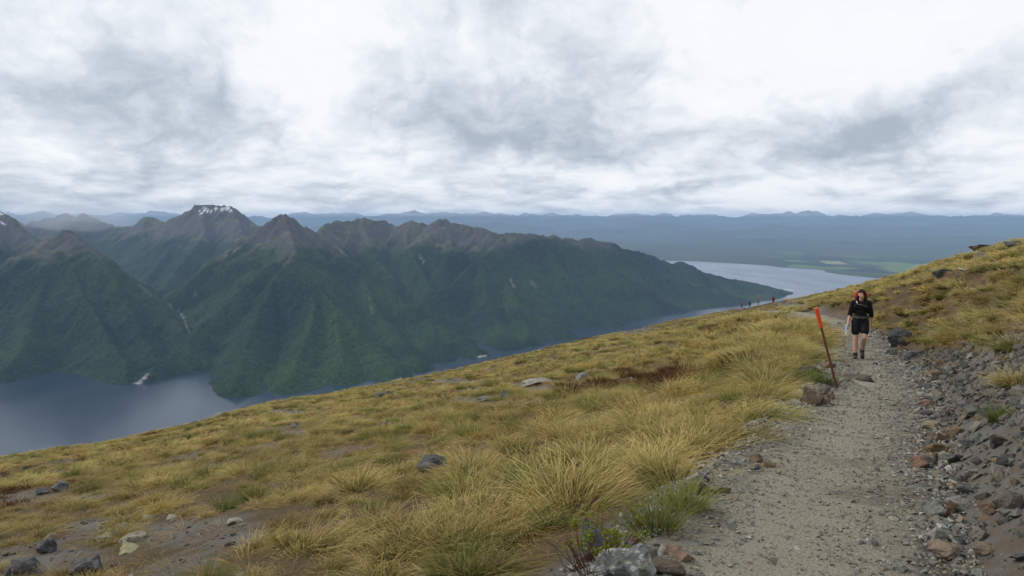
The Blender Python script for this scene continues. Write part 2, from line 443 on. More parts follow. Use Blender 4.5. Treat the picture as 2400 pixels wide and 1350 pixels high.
# drop the cells that lie wholly under the lake
keepv = (MH > LAKE - 4).ravel()
for n_, v_ in (("alpine", alpine), ("steep", steep), ("pale", pale), ("snow", snow)):
    float_attr(me, n_, v_)
bm = bmesh.new(); bm.from_mesh(me); bm.verts.ensure_lookup_table()
bmesh.ops.delete(bm, geom=[f for f in bm.faces if not any(keepv[v.index] for v in f.verts)], context="FACES")
bm.to_mesh(me); bm.free()
tag(link(bpy.data.objects.new("mountains", me)), "steep forested mountains with bare brown tops rising across the lake", "mountain", kind="structure")

# ------------------------------------------------------------------ the plain and the far range beyond the lake
FS = [slope(*q) for q in [(1300, 604), (1560, 611), (1640, 613), (1750, 620), (1805, 623), (1835, 627), (1870, 629), (1925, 633), (1938, 638), (1950, 641), (2030, 651), (2100, 656), (2300, 668), (2700, 690)]]
fs_t = np.array([-2.5] + [q[0] for q in FS] + [3.0]); fs_r = np.array([16500.0] + [LAKE / q[1] for q in FS] + [7000.0])
xf = np.arange(-30000, 42000, 170.0)
yf = np.concatenate([np.arange(7600, 17000, 55.0), np.arange(17000, 48000, 150.0)])
FX, FY = np.meshgrid(xf, yf)
tt = FX / FY
shore_y = np.interp(tt, fs_t, fs_r) + 90 * fbm(tt * 18, tt * 0 + 2.0, 3)
inl = FY - shore_y
land = np.where(inl < 0, np.maximum(inl * 0.05, -8), np.minimum(inl * 0.03, 10) )
roll = fbm(FX / 2600, FY / 2600, 5) * 0.5 + 0.45
land = land + sstep(600, 6000, inl) * np.maximum(roll, 0) * (18 + 60 * sstep(14000, 24000, FY))
foot = ridged(FX / 6500 + 3, FY / 6500, 5) * 0.5
land = land + sstep(17500, 25000, FY + 2500 * fbm(FX / 7000, FY / 7000, 2)) * (60 + 260 * np.maximum(foot - 0.25, 0))
rng = ridged(FX / 5200, FY / 5200 + 7, 7, 0.52)
crest = 41500 + 2500 * fbm(FX / 16000, FX * 0 + 1, 2)
prof = np.exp(-((FY - crest) / 6500.0) ** 2)
land = land + prof * (300 + 400 * rng) + 230 * np.exp(-((FY - 31500) / 3200.0) ** 2) * np.maximum(rng - 0.35, 0)
FH = LAKE + land
m_far, g, out = material("plain_and_far_hills")
pos = g.n("ShaderNodeNewGeometry").outputs["Position"]
sx = g.n("ShaderNodeSeparateXYZ", None, Vector=pos)
field = g.n("ShaderNodeTexVoronoi", {"feature": "F1"}, Vector=g.vmath("MULTIPLY", pos, (1, 0.55, 0)), Scale=0.0021, Randomness=1.0).outputs["Color"]
fsep = g.n("ShaderNodeSeparateColor", None, Color=field)
fields = g.ramp(fsep.outputs[0], [(0.0, (0.03, 0.05, 0.03)), (0.45, (0.05, 0.085, 0.035)), (0.7, (0.12, 0.165, 0.06)), (0.90, (0.24, 0.245, 0.12))], "CONSTANT")
scrub = g.mix(g.noise(pos, 0.0007, 6, 0.65), (0.025, 0.04, 0.03, 1), (0.10, 0.11, 0.055, 1))
inlm = g.n("ShaderNodeAttribute", {"attribute_name": "farm"}).outputs["Fac"]
c = g.mix(g.math("MULTIPLY", inlm, g.maprange(g.noise(pos, 0.0005, 3), 0.36, 0.48)), scrub, fields)
c = g.mix(g.n("ShaderNodeAttribute", {"attribute_name": "top"}).outputs["Fac"], c, g.mix(g.noise(pos, 0.0012, 5, 0.7), (0.10, 0.09, 0.07, 1), (0.6, 0.6, 0.62, 1)))
bs = g.n("ShaderNodeBsdfPrincipled", None, Base__Color=c, Roughness=0.95)
bs.inputs["Specular IOR Level"].default_value = 0.05
g.set(out.inputs[0], bs)
me = mesh_np("far_plain", np.stack([FX, FY, FH], -1).reshape(-1, 3), grid_faces(len(xf), len(yf)), m_far)
float_attr(me, "farm", sstep(50, 300, inl) * (1 - sstep(3500, 7000, inl)) * sstep(0.30, 0.37, tt))
float_attr(me, "top", sstep(900, 1050, land) * 0.7)
kv = (land > -7.5).ravel()
bm = bmesh.new(); bm.from_mesh(me)
bmesh.ops.delete(bm, geom=[f for f in bm.faces if not any(kv[v.index] for v in f.verts)], context="FACES")
bm.to_mesh(me); bm.free()
tag(link(bpy.data.objects.new("far_hills", me)), "hazy blue plain and distant mountain range beyond the lake", "hills", kind="structure")

# ------------------------------------------------------------------ the lake
m_lake, g, out = material("lake_water")
pos = g.n("ShaderNodeNewGeometry").outputs["Position"]
n1 = g.noise(g.vmath("MULTIPLY", pos, (1, 0.35, 1)), 0.0022, 5, 0.6)
bs = g.n("ShaderNodeBsdfPrincipled", None, Base__Color=(0.010, 0.025, 0.048, 1), Roughness=g.maprange(n1, 0.3, 0.75, 0.16, 0.26), IOR=1.34)
wv = g.n("ShaderNodeBump", None, Height=g.noise(pos, 0.03, 4, 0.6), Strength=0.12, Distance=4.0)
g.set(bs.inputs["Normal"], wv)
g.set(out.inputs[0], bs)
lx, ly = np.linspace(-30500, 42000, 30), np.linspace(-1500, 45000, 30)
LX, LY = np.meshgrid(lx, ly)
me = mesh_np("lake", np.stack([LX, LY, LX * 0 + LAKE], -1).reshape(-1, 3), grid_faces(30, 30), m_lake)
tag(link(bpy.data.objects.new("lake", me)), "dark blue lake arm opening into a pale wide lake", "lake", kind="structure")

# ------------------------------------------------------------------ low cloud capping the back summits, as a thin volume
bm = bmesh.new(); bmesh.ops.create_icosphere(bm, subdivisions=4, radius=1.0)
c0 = P(175, 497, 10200.0)
for v_ in bm.verts:
    q = v_.co.copy(); f = 1 + 0.28 * float(fbm(np.array([q.x * 1.7 + q.z]), np.array([q.y * 1.7 + 4 - q.z]), 3)[0])
    v_.co = Vector(c0) + Vector((q.x * 900 * f, q.y * 420 * f, min(140, q.z * (140 if q.z > 0 else 260) * f)))
me = bpy.data.meshes.new("cloudcap"); bm.to_mesh(me); bm.free()
m_cloudcap, g, out = material("summit_cloud")
pv = g.n("ShaderNodeVolumePrincipled", None, Color=(0.93, 0.96, 1.0, 1), Density=6.5e-4, Anisotropy=0.0)
g.set(out.inputs["Volume"], pv.outputs[0]); m_cloudcap.cycles.homogeneous_volume = True
me.materials.append(m_cloudcap)
tag(link(bpy.data.objects.new("cloudcap", me)), "grey cloud clinging to the back summits", "cloudcap", kind="stuff")

# ------------------------------------------------------------------ the air
HB = (-31000, 43000, -1600, 48500, LAKE - 30, 240)
v = [(HB[i], HB[2 + j], HB[4 + k]) for k in (0, 1) for j in (0, 1) for i in (0, 1)]
me = bpy.data.meshes.new("haze")
me.from_pydata(v, [], [(0, 2, 3, 1), (4, 5, 7, 6), (0, 1, 5, 4), (1, 3, 7, 5), (3, 2, 6, 7), (2, 0, 4, 6)])
m_haze, g, out = material("pale_air")
pv = g.n("ShaderNodeVolumePrincipled", None, Color=(0.45, 0.66, 1.0, 1), Density=2.5e-5, Anisotropy=0.0)
g.set(out.inputs["Volume"], pv.outputs[0])
m_haze.cycles.homogeneous_volume = True
me.materials.append(m_haze)
tag(link(bpy.data.objects.new("haze", me)), "thin bluish haze lying between the hillside and the far range", "haze", kind="stuff")
# ================================================================== the near hillside
SIL = [(-700, 1215, 60), (-300, 1125, 60), (0, 1066, 62), (250, 1026, 66), (500, 970, 70), (600, 940, 72), (720, 922, 76), (900, 894, 80), (1000, 876, 84), (1130, 845, 90), (1240, 820, 95),
       (1330, 798, 100), (1420, 778, 110), (1500, 765, 120), (1600, 745, 140), (1700, 726, 170), (1745, 719, 185), (1800, 706, 130), (1850, 698, 95), (1900, 687, 72),
       (1960, 674, 62), (2040, 652, 58), (2100, 640, 56), (2200, 606, 55), (2300, 580, 54), (2400, 553, 54), (2700, 480, 56), (3200, 380, 60)]
_th, _s, _rs = [], [], []
for px, py, rs in SIL:
    py += 0.50 * FOC / rs          # the grass stands this much above the soil
    t, s = slope(px, py)
    _th.append(math.atan(t)); _s.append(s * math.cos(math.atan(t))); _rs.append(rs)
_pa, _pb = 0.245, -0.165
for th in np.radians([-180, -140, -110, -80, -60]):
    _th.append(th); _s.append(_pa * math.sin(th) + _pb * math.cos(th)); _rs.append(70)
for th in np.radians([60, 80, 110, 140, 180]):
    _th.append(th); _s.append(_pa * math.sin(th) + _pb * math.cos(th)); _rs.append(70)
_o = np.argsort(_th); _th, _s, _rs = np.array(_th)[_o], np.array(_s)[_o], np.array(_rs)[_o]
_fine = np.linspace(-np.pi, np.pi, 1441)
_ker = np.exp(-np.linspace(-2, 2, 21) ** 2); _ker /= _ker.sum()
_sf = np.convolve(np.pad(np.interp(_fine, _th, _s), 10, mode="edge"), _ker, "valid")
_rf = np.convolve(np.pad(np.interp(_fine, _th, _rs), 10, mode="edge"), _ker, "valid")

# centre line of the path: (x, y, z, half width)
PATH = np.array([(-2.9, -4.0, -1.25, .85), (-0.75, 0.0, -1.60, .85), (1.50, 4.2, -2.01, .86), (2.05, 5.4, -2.12, .86), (4.02, 8.95, -2.47, .76), (6.0, 12.6, -2.82, .74),
                 (8.25, 17.6, -3.33, .72), (9.4, 20.5, -3.45, .70), (10.4, 23.6, -3.52, .68), (11.2, 27.0, -3.62, .66), (11.6, 30.0, -3.8, .62), (11.9, 33.0, -4.05, .58),
                 (12.6, 38.0, -4.6, .35), (14.5, 46.0, -5.6, .3), (18.5, 60.0, -7.3, .3)])
_seg = np.concatenate([[0], np.cumsum(np.hypot(*(PATH[1:, :2] - PATH[:-1, :2]).T))])
_u = np.arange(0, _seg[-1], 0.1)
def _smooth(col):
    v = np.interp(_u, _seg, col)
    k = np.hanning(25); k /= k.sum()
    return np.convolve(np.pad(v, 12, mode="edge"), k, "valid")
PC = np.stack([_smooth(PATH[:, i]) for i in range(4)], 1)
PT = np.gradient(PC[:, :2], axis=0); PT /= np.linalg.norm(PT, axis=1)[:, None]

def path_coords(x, y):
    """index of the nearest centre-line sample and the signed offset (right of the path positive)"""
    x, y = np.asarray(x, float).ravel(), np.asarray(y, float).ravel()
    idx = np.zeros(len(x), int); off = np.full(len(x), 1e3)
    near = np.nonzero((y > -12) & (y < 75) & (x > -14) & (x < 32))[0]
    for c0 in range(0, len(near), 20000):
        i = near[c0:c0 + 20000]
        d2 = (x[i, None] - PC[None, :, 0]) ** 2 + (y[i, None] - PC[None, :, 1]) ** 2
        k = d2.argmin(1)
        vx, vy = x[i] - PC[k, 0], y[i] - PC[k, 1]
        sgn = np.sign(vx * PT[k, 1] - vy * PT[k, 0])
        idx[i] = k; off[i] = np.sqrt(d2[np.arange(len(i)), k]) * np.where(sgn == 0, 1, sgn)
    return idx, off

def hill_z(x, y, detail=True):
    x, y = np.asarray(x, float), np.asarray(y, float)
    shp = x.shape
    x, y = x.ravel(), y.ravel()
    r = np.hypot(x, y); th = np.arctan2(x, y)
    s = np.interp(th, _fine, _sf); rs = np.interp(th, _fine, _rf)
    w = sstep(1.0, 6.0, r)
    s = s * w + (1 - w) * (_pa * x + _pb * y) / np.maximum(r, 1e-3)
    e = EYE
    z = -e + r * (s + 2 * e / rs) - e * r * r / (rs * rs)
    dd = np.maximum(0, r - 1.35 * rs)
    z = z - np.where(dd < 500, 0.0006 * dd * dd, 0.0006 * 250000 + 0.6 * (dd - 500))
    if detail:
        fade = sstep(4, 25, r)
        z = z + fade * (0.16 * fbm(x / 5.5, y / 5.5, 3) + 0.30 * np.minimum(r / 80, 1) * fbm(x / 19 + 4, y / 19, 3))
        z = z + 0.05 * fbm(x / 1.3, y / 1.3, 2) * sstep(2, 8, r)
    i, off = path_coords(x, y)
    a = np.abs(off); hw = PC[i, 3]; zp = PC[i, 2]
    gone = sstep(40, 56, y)                       # the cutting fades out far along the path
    out = np.maximum(0, a - hw)
    up = np.where(off > 0, 0.22 * out + 0.62 * np.maximum(0, out - 0.25), (0.02 + 0.12 * sstep(16, 20, y)) * out + 0.35 * np.maximum(0, out - 2.5))
    dn = np.where(off > 0, 0.3 * out, 0.02 + 0.36 * out)
    cut = zp + np.clip(z - zp, -dn, up)
    cut = cut + (0.03 * fbm(x / 0.5, y / 0.5, 3) + 0.02 * (off / hw) ** 2 * (a < hw)) * (a < 6)
    far = sstep(5, 9, a)
    k = (1 - far) * (1 - gone)
    z = z * (1 - k) + cut * k
    return z.reshape(shp)

def sinh_axis(lo, hi, c, step, growth):
    out = [c]; st = step
    while out[-1] < hi:
        out.append(out[-1] + st); st = step + growth * abs(out[-1] - c)
    lowv = [c]
    while lowv[-1] > lo:
        lowv.append(lowv[-1] - (step + growth * abs(lowv[-1] - c)))
    return np.array(lowv[::-1][:-1] + out)
hx = sinh_axis(-1500, 1500, 4.5, 0.16, 0.017)
hy = sinh_axis(-900, 2100, 9.0, 0.16, 0.015)
HX, HY = np.meshgrid(hx, hy)
HZ = np.maximum(hill_z(HX, HY), LAKE - 20)
hi, hoff = path_coords(HX, HY)
hoff = hoff.reshape(HX.shape); hw_ = PC[hi, 3].reshape(HX.shape); hyp = PC[hi, 1].reshape(HX.shape)
# loose stone beside the path: a narrow strip on the left, the broad cut bank on the right
def scree_mask(x, y, off, hw, py):
    n = fbm(x / 1.1, y / 1.1, 3)
    wr = np.interp(py, [-4, 3, 6, 9, 12, 15, 17, 19, 22, 30], [2.6, 2.6, 2.0, 1.6, 1.6, 1.2, 0.7, 0.35, 0.25, 0.4])
    wl = np.interp(py, [-4, 3, 5, 7, 10, 12, 14, 20], [0.7, 0.55, 0.28, 0.07, 0.06, 0.35, 0.08, 0.05])
    o = np.abs(off) - hw
    w = np.where(off > 0, wr, wl) * (1 + 0.28 * n)
    return np.where((py < 45) & (np.abs(off) < 20), 1 - sstep(w - 0.15, w + 0.15, o), 0.0)
SM = scree_mask(HX, HY, hoff, hw_, hyp)
# bare stony patches among the tussocks
def bare_mask(x, y):
    px, py = to_px(x, y, hill_z(x, y, False))
    b = np.zeros(np.shape(x))
    for (cx, cy, rx, ry, w) in [(470, 1250, 190, 40, 1.1), (120, 1310, 200, 40, 0.9), (230, 1235, 140, 28, 0.8), (60, 1172, 110, 18, .9), (200, 1165, 90, 16, .7), (420, 1330, 120, 40, .9), (620, 1330, 90, 60, .5),
                                (640, 1020, 120, 9, 1.0), (700, 965, 150, 9, .8), (1170, 940, 130, 18, .7), (1240, 900, 70, 10, .8), (1480, 775, 60, 8, 1.2), (1060, 895, 120, 8, .8), (300, 1065, 60, 6, .6),
                                (1745, 722, 26, 5, 1.2), (1805, 708, 20, 5, 1.2), (1860, 715, 50, 7, 1.0), (2100, 690, 60, 5, .5), (2230, 640, 90, 14, .6), (2290, 600, 80, 10, .6), (1100, 1000, 80, 12, .5), (950, 1180, 60, 20, .4)]:
        q = ((px - cx) / rx) ** 2 + ((py - cy) / ry) ** 2
        b = np.maximum(b, w * np.exp(-q))
    n = fbm(np.asarray(x) / 2.2 + 50, np.asarray(y) / 2.2, 4)
    up = sstep(2000, 2150, px)
    return np.clip(sstep(0.40, 0.62, b + 0.22 * n) + 0.85 * sstep(0.52, 0.75, n) * (1 - 0.8 * up), 0, 1)
NEARH = np.hypot(HX, HY) < 260
BM_ = np.zeros(HX.shape); BM_[NEARH] = bare_mask(HX[NEARH], HY[NEARH])

m_hill, g, out = material("alpine_soil")
pos = g.n("ShaderNodeNewGeometry").outputs["Position"]
litter = g.mix(g.noise(pos, 1.4, 6, 0.65), (0.055, 0.040, 0.023, 1), (0.165, 0.125, 0.058, 1))
litter = g.mix(g.maprange(g.noise(pos, 9.0, 5, 0.7), 0.35, 0.7), g.mix(0.6, litter, (0.06, 0.043, 0.028, 1)), litter)
redm = g.maprange(g.noise(pos, 0.22, 5, 0.6), 0.60, 0.68)
litter = g.mix(g.math("MULTIPLY", redm, 0.8), litter, g.mix(g.noise(pos, 6, 4), (0.055, 0.024, 0.013, 1), (0.14, 0.062, 0.026, 1)))
stone = g.mix(g.noise(pos, 22.0, 6, 0.75), (0.050, 0.049, 0.046, 1), (0.22, 0.212, 0.19, 1))
stone = g.mix(g.maprange(g.noise(pos, 2.0, 5, 0.6), 0.40, 0.65, 0, 0.75), stone, (0.115, 0.085, 0.055, 1))
c = g.mix(g.n("ShaderNodeAttribute", {"attribute_name": "bare"}).outputs["Fac"], litter, stone)
bs = g.n("ShaderNodeBsdfPrincipled", None, Base__Color=c, Roughness=0.95)
bs.inputs["Specular IOR Level"].default_value = 0.1
hh = g.math("ADD", g.noise(pos, 14.0, 6, 0.7), g.math("MULTIPLY", g.noise(pos, 55.0, 4, 0.7), 0.5))
g.set(bs.inputs["Normal"], g.n("ShaderNodeBump", None, Height=hh, Strength=0.8, Distance=0.05))
g.set(out.inputs[0], bs)
me = mesh_np("hillside", np.stack([HX, HY, HZ], -1).reshape(-1, 3), grid_faces(len(hx), len(hy)), m_hill)
float_attr(me, "bare", np.clip(SM + BM_, 0, 1))
tag(link(bpy.data.objects.new("hillside", me)), "open mountain slope of tussock and stony soil", "hillside", kind="structure")

# ------------------------------------------------------------------ the gravel path
m_path, g, out = material("trodden_gravel")
pos = g.n("ShaderNodeNewGeometry").outputs["Position"]
gr = g.mix(g.noise(pos, 28.0, 7, 0.8), (0.125, 0.114, 0.085, 1), (0.42, 0.385, 0.285, 1))
gr = g.mix(g.maprange(g.noise(pos, 0.9, 5, 0.6), 0.4, 0.65, 0, 0.6), gr, g.mix(g.noise(pos, 40, 5, 0.7), (0.13, 0.105, 0.07, 1), (0.33, 0.285, 0.195, 1)))
vc = g.n("ShaderNodeTexVoronoi", {"feature": "F1"}, Vector=pos, Scale=38.0)
gr = g.mix(0.45, gr, g.mix(vc.outputs["Color"], gr, (0.30, 0.29, 0.24, 1), "OVERLAY"))
worn = g.math("ADD", g.n("ShaderNodeAttribute", {"attribute_name": "worn"}).outputs["Fac"], g.math("MULTIPLY", g.math("SUBTRACT", g.noise(pos, 1.6, 5, 0.65), 0.5), 1.6))
gr = g.mix(g.maprange(worn, 0.15, 0.9, 0.0, 0.6), g.mix(0.45, gr, (0.14, 0.132, 0.115, 1)), g.mix(g.noise(pos, 3.0, 5, 0.7), (0.23, 0.205, 0.155, 1), (0.35, 0.325, 0.25, 1)))
damp = g.maprange(g.noise(g.vmath("ADD", pos, (9, 4, 0)), 0.8, 5, 0.6), 0.56, 0.70, 0, 0.55)
gr = g.mix(damp, gr, (0.105, 0.088, 0.062, 1))
bs = g.n("ShaderNodeBsdfPrincipled", None, Base__Color=gr, Roughness=0.92)
bs.inputs["Specular IOR Level"].default_value = 0.15
hh = g.math("SUBTRACT", g.noise(pos, 60.0, 5, 0.7), vc.outputs["Distance"])
g.set(bs.inputs["Normal"], g.n("ShaderNodeBump", None, Height=hh, Strength=0.9, Distance=0.02))
g.set(out.inputs[0], bs)
rows, cols = [], 15
pk = np.arange(0, int(np.searchsorted(PC[:, 1], 37.0)), 2)
V = []
for k in pk:
    n = np.array((PT[k, 1], -PT[k, 0]))
    el_ = 0.13 * float(fbm(np.array([k * 0.06]), np.array([1.5]), 3)[0])
    er_ = 0.13 * float(fbm(np.array([k * 0.06]), np.array([8.5]), 3)[0])
    for q in np.linspace(-1, 1, cols):
        o = q * (PC[k, 3] + 0.06 + (el_ if q < 0 else er_))
        V.append((PC[k, 0] + n[0] * o, PC[k, 1] + n[1] * o, 0))
V = np.array(V)
V[:, 2] = hill_z(V[:, 0], V[:, 1]) + 0.012 - 0.05 * (np.abs(np.tile(np.linspace(-1, 1, cols), len(pk))) > 0.97)
me = mesh_np("path", V, grid_faces(cols, len(pk))[:, ::-1], m_path)
float_attr(me, "worn", np.tile(1 - sstep(0.25, 0.85, np.abs(np.linspace(-1, 1, cols) - 0.08)), len(pk)))
tag(link(bpy.data.objects.new("path", me)), "pale gravel walking path running down the slope", "path", kind="structure")

def ground(x, y):
    return float(hill_z(np.array([x]), np.array([y]))[0])

def on_ground(px, py, far=None):
    """the point of the near slope seen at a picture point"""
    t, s = slope(px, py)
    yy = np.concatenate([np.arange(2.5, 40, 0.05), np.arange(40, 260, 0.25)])
    zz_ = hill_z(t * yy, yy)
    hit = np.nonzero(zz_ >= s * yy)[0]
    k = hit[0] if len(hit) else int(np.argmax(zz_ / yy))
    return np.array((t * yy[k], yy[k], zz_[k]))
# ================================================================== scattering and plants
def proto_collection(name, objs):
    c = bpy.data.collections.new(name)          # never linked to the scene: only a store of shapes
    for o in objs:
        c.objects.link(o)
    return c

_gn_cache = {}
def instancer(coll):
    if coll.name in _gn_cache:
        return _gn_cache[coll.name]
    t = bpy.data.node_groups.new("scatter_" + coll.name, "GeometryNodeTree")
    t.interface.new_socket("Geometry", in_out="INPUT", socket_type="NodeSocketGeometry")
    t.interface.new_socket("Geometry", in_out="OUTPUT", socket_type="NodeSocketGeometry")
    N, L = t.nodes, t.links
    gi, go = N.new("NodeGroupInput"), N.new("NodeGroupOutput")
    ci = N.new("GeometryNodeCollectionInfo"); ci.inputs["Collection"].default_value = coll
    ci.inputs["Separate Children"].default_value = True; ci.inputs["Reset Children"].default_value = True
    iop = N.new("GeometryNodeInstanceOnPoints"); iop.inputs["Pick Instance"].default_value = True
    def na(name, typ):
        n = N.new("GeometryNodeInputNamedAttribute"); n.data_type = typ; n.inputs["Name"].default_value = name
        return n.outputs["Attribute"]
    L.new(gi.outputs[0], iop.inputs["Points"]); L.new(ci.outputs[0], iop.inputs["Instance"])
    L.new(na("idx", "INT"), iop.inputs["Instance Index"])
    L.new(na("rot", "FLOAT_VECTOR"), iop.inputs["Rotation"])
    L.new(na("scl", "FLOAT_VECTOR"), iop.inputs["Scale"])
    L.new(iop.outputs[0], go.inputs[0])
    _gn_cache[coll.name] = t
    return t

def scatter(name, coll, pts, rot, scl, idx, label, cat, parent=None):
    me = bpy.data.meshes.new(name)
    me.vertices.add(len(pts)); me.vertices.foreach_set("co", np.asarray(pts, np.float32).ravel())
    a = me.attributes.new("rot", "FLOAT_VECTOR", "POINT"); a.data.foreach_set("vector", np.asarray(rot, np.float32).ravel())
    a = me.attributes.new("scl", "FLOAT_VECTOR", "POINT"); a.data.foreach_set("vector", np.asarray(scl, np.float32).ravel())
    a = me.attributes.new("idx", "INT", "POINT"); a.data.foreach_set("value", np.asarray(idx, np.int32).ravel())
    o = bpy.data.objects.new(name, me)
    link(o, parent)
    m = o.modifiers.new("scatter", "NODES"); m.node_group = instancer(coll)
    return tag(o, label, cat, kind="stuff")

WIND = np.array((0.93, 0.30, 0.0))
def blades(n, rb, lmin, lmax, width, spread=0.38, wind=0.42, droop=0.34, seg=3, seed=0, lift=1.0):
    r = np.random.default_rng(seed)
    a = r.random(n) * 2 * np.pi
    q = np.sqrt(r.random(n))
    base = np.stack([np.cos(a) * q * rb, np.sin(a) * q * rb, -0.03 - 0.05 * q], 1)
    outw = np.stack([np.cos(a), np.sin(a), 0 * a], 1) * (q[:, None] * 1.1 + 0.05)
    d0 = outw * spread + np.array((0, 0, lift)) + r.normal(0, 0.13, (n, 3))
    d0 /= np.linalg.norm(d0, axis=1)[:, None]
    L = (lmin + (lmax - lmin) * r.random(n) ** 0.8)[:, None]
    bend = WIND * wind * (0.6 + 0.8 * r.random((n, 1))) - np.array((0, 0, 1)) * droop * (0.5 + r.random((n, 1))) + outw * 0.22 + r.normal(0, 0.10, (n, 3))
    side = np.cross(d0, r.normal(0, 1, (n, 3))); side /= np.linalg.norm(side, axis=1)[:, None]
    V, T = [], []
    for k in range(seg + 1):
        t = k / seg
        p = base + L * (t * d0 + t * t * bend)
        w = width * (1 - 0.85 * t ** 1.5) * 0.5
        V += [p - side * w, p + side * w]; T += [np.full(n, t)] * 2
    V = np.stack(V, 1).reshape(-1, 3); T = np.stack(T, 1).ravel()
    st = 2 * (seg + 1)
    f = []
    for k in range(seg):
        b = np.arange(n) * st + 2 * k
        f.append(np.stack([b, b + 1, b + 3, b + 2], 1))
    return V, np.concatenate(f), T

def grass_mat(name, base, mid, tip, trans=0.35):
    m, g, out = material(name)
    t = g.n("ShaderNodeAttribute", {"attribute_name": "bt"}).outputs["Fac"]
    rnd = g.n("ShaderNodeObjectInfo").outputs["Random"]
    pos = g.n("ShaderNodeNewGeometry").outputs["Position"]
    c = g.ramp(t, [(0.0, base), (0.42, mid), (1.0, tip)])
    patch = g.noise(pos, 0.13, 4, 0.6)
    green = g.ramp(t, [(0.0, tuple(b * 0.8 for b in base)), (0.5, (mid[0] * 0.62, mid[1] * 0.82, mid[2] * 0.7)), (1.0, (tip[0] * 0.72, tip[1] * 0.86, tip[2] * 0.75))])
    ruddy = g.ramp(t, [(0.0, tuple(b * 0.8 for b in base)), (0.5, (mid[0] * 0.95, mid[1] * 0.78, mid[2] * 0.6)), (1.0, (tip[0] * 0.92, tip[1] * 0.78, tip[2] * 0.62))])
    c = g.mix(g.maprange(g.math("ADD", rnd, g.math("SUBTRACT", patch, 0.5)), 0.62, 1.0, 0.0, 0.85), c, green)
    c = g.mix(g.maprange(g.math("SUBTRACT", rnd, g.math("SUBTRACT", patch, 0.5)), 0.40, 0.0, 0.0, 0.8), c, ruddy)
    hv = g.n("ShaderNodeHueSaturation", None, Color=c, Value=g.maprange(g.math("FRACT", g.math("MULTIPLY", rnd, 13.7)), 0, 1, 0.66, 1.22, smooth=False))
    df = g.n("ShaderNodeBsdfPrincipled", None, Base__Color=hv, Roughness=0.75)
    df.inputs["Specular IOR Level"].default_value = 0.15
    tr = g.n("ShaderNodeBsdfTranslucent", None, Color=hv)
    ms = g.n("ShaderNodeMixShader", None, Fac=trans)
    g.set(ms.inputs[1], df); g.set(ms.inputs[2], tr)
    g.set(out.inputs[0], ms)
    return m

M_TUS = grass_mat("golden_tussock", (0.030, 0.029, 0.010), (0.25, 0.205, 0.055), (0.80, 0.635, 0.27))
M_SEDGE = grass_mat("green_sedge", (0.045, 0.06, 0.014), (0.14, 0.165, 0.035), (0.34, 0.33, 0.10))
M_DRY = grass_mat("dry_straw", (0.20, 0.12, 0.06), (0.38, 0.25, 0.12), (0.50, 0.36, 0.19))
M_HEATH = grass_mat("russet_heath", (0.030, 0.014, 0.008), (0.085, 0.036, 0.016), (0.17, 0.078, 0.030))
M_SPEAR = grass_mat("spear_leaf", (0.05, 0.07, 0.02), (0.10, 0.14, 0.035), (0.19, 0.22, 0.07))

def plant_mesh(name, mat, **kw):
    V, F, T = blades(**kw)
    me = mesh_np(name, V, F, mat, True)
    float_attr(me, "bt", T)
    return me

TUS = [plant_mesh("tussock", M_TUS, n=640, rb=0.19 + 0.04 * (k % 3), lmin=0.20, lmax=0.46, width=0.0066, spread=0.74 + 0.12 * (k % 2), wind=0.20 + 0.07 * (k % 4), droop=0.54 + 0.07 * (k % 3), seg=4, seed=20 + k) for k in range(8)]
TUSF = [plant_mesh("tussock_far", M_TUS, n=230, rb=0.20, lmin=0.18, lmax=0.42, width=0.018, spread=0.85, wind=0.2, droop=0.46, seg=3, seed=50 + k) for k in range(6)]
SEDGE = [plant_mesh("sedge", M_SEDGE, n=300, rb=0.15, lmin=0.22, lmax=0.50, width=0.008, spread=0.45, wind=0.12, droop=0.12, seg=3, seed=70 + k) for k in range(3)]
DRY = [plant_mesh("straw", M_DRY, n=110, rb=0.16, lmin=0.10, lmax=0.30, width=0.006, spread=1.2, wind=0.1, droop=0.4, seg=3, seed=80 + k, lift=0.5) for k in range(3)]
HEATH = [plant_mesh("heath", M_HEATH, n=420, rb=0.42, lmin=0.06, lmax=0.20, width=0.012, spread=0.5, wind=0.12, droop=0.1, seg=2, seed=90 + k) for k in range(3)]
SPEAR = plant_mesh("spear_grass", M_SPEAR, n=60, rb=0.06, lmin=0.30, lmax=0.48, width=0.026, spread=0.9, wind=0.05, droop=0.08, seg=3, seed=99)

def jitter_field(cell, rmin, rmax, amax=43):
    n = int(2 * rmax / cell)
    ix, iy = np.meshgrid(np.arange(n), np.arange(n))
    x = (ix.ravel() + RNG.random(ix.size)) * cell - rmax
    y = (iy.ravel() + RNG.random(ix.size)) * cell
    r = np.hypot(x, y); th = np.degrees(np.arctan2(x, y))
    k = (r >= rmin) & (r < rmax) & (np.abs(th) < amax) & (y > 1.5)
    return x[k], y[k]

XS, YS, RANK = [], [], []
for cell, r0, r1 in ((0.52, 2.5, 26), (0.62, 26, 60), (0.84, 60, 130), (1.15, 130, 215)):
    x, y = jitter_field(cell, r0, r1)
    XS.append(x); YS.append(y)
x, y = np.concatenate(XS), np.concatenate(YS)
r = np.hypot(x, y); th = np.arctan2(x, y)
rs = np.interp(th, _fine, _rf)
ok = r < rs * 1.18
x, y, r, th = x[ok], y[ok], r[ok], th[ok]
ii, off = path_coords(x, y)
hw = PC[ii, 3]; pyy = PC[ii, 1]
sc = scree_mask(x, y, off, hw, pyy)
bare = bare_mask(x, y)
prob = np.clip(1.0 - 0.93 * bare, 0, 1)
lowleft = np.exp(-((r - 8) / 6.0) ** 2) * sstep(-0.02, -0.45, th)
prob *= 1 - 0.35 * lowleft
clear = np.where(off > 0, 0.30, 0.08) + np.where(off > 0, 0.25, 0.06) * (r < 10)
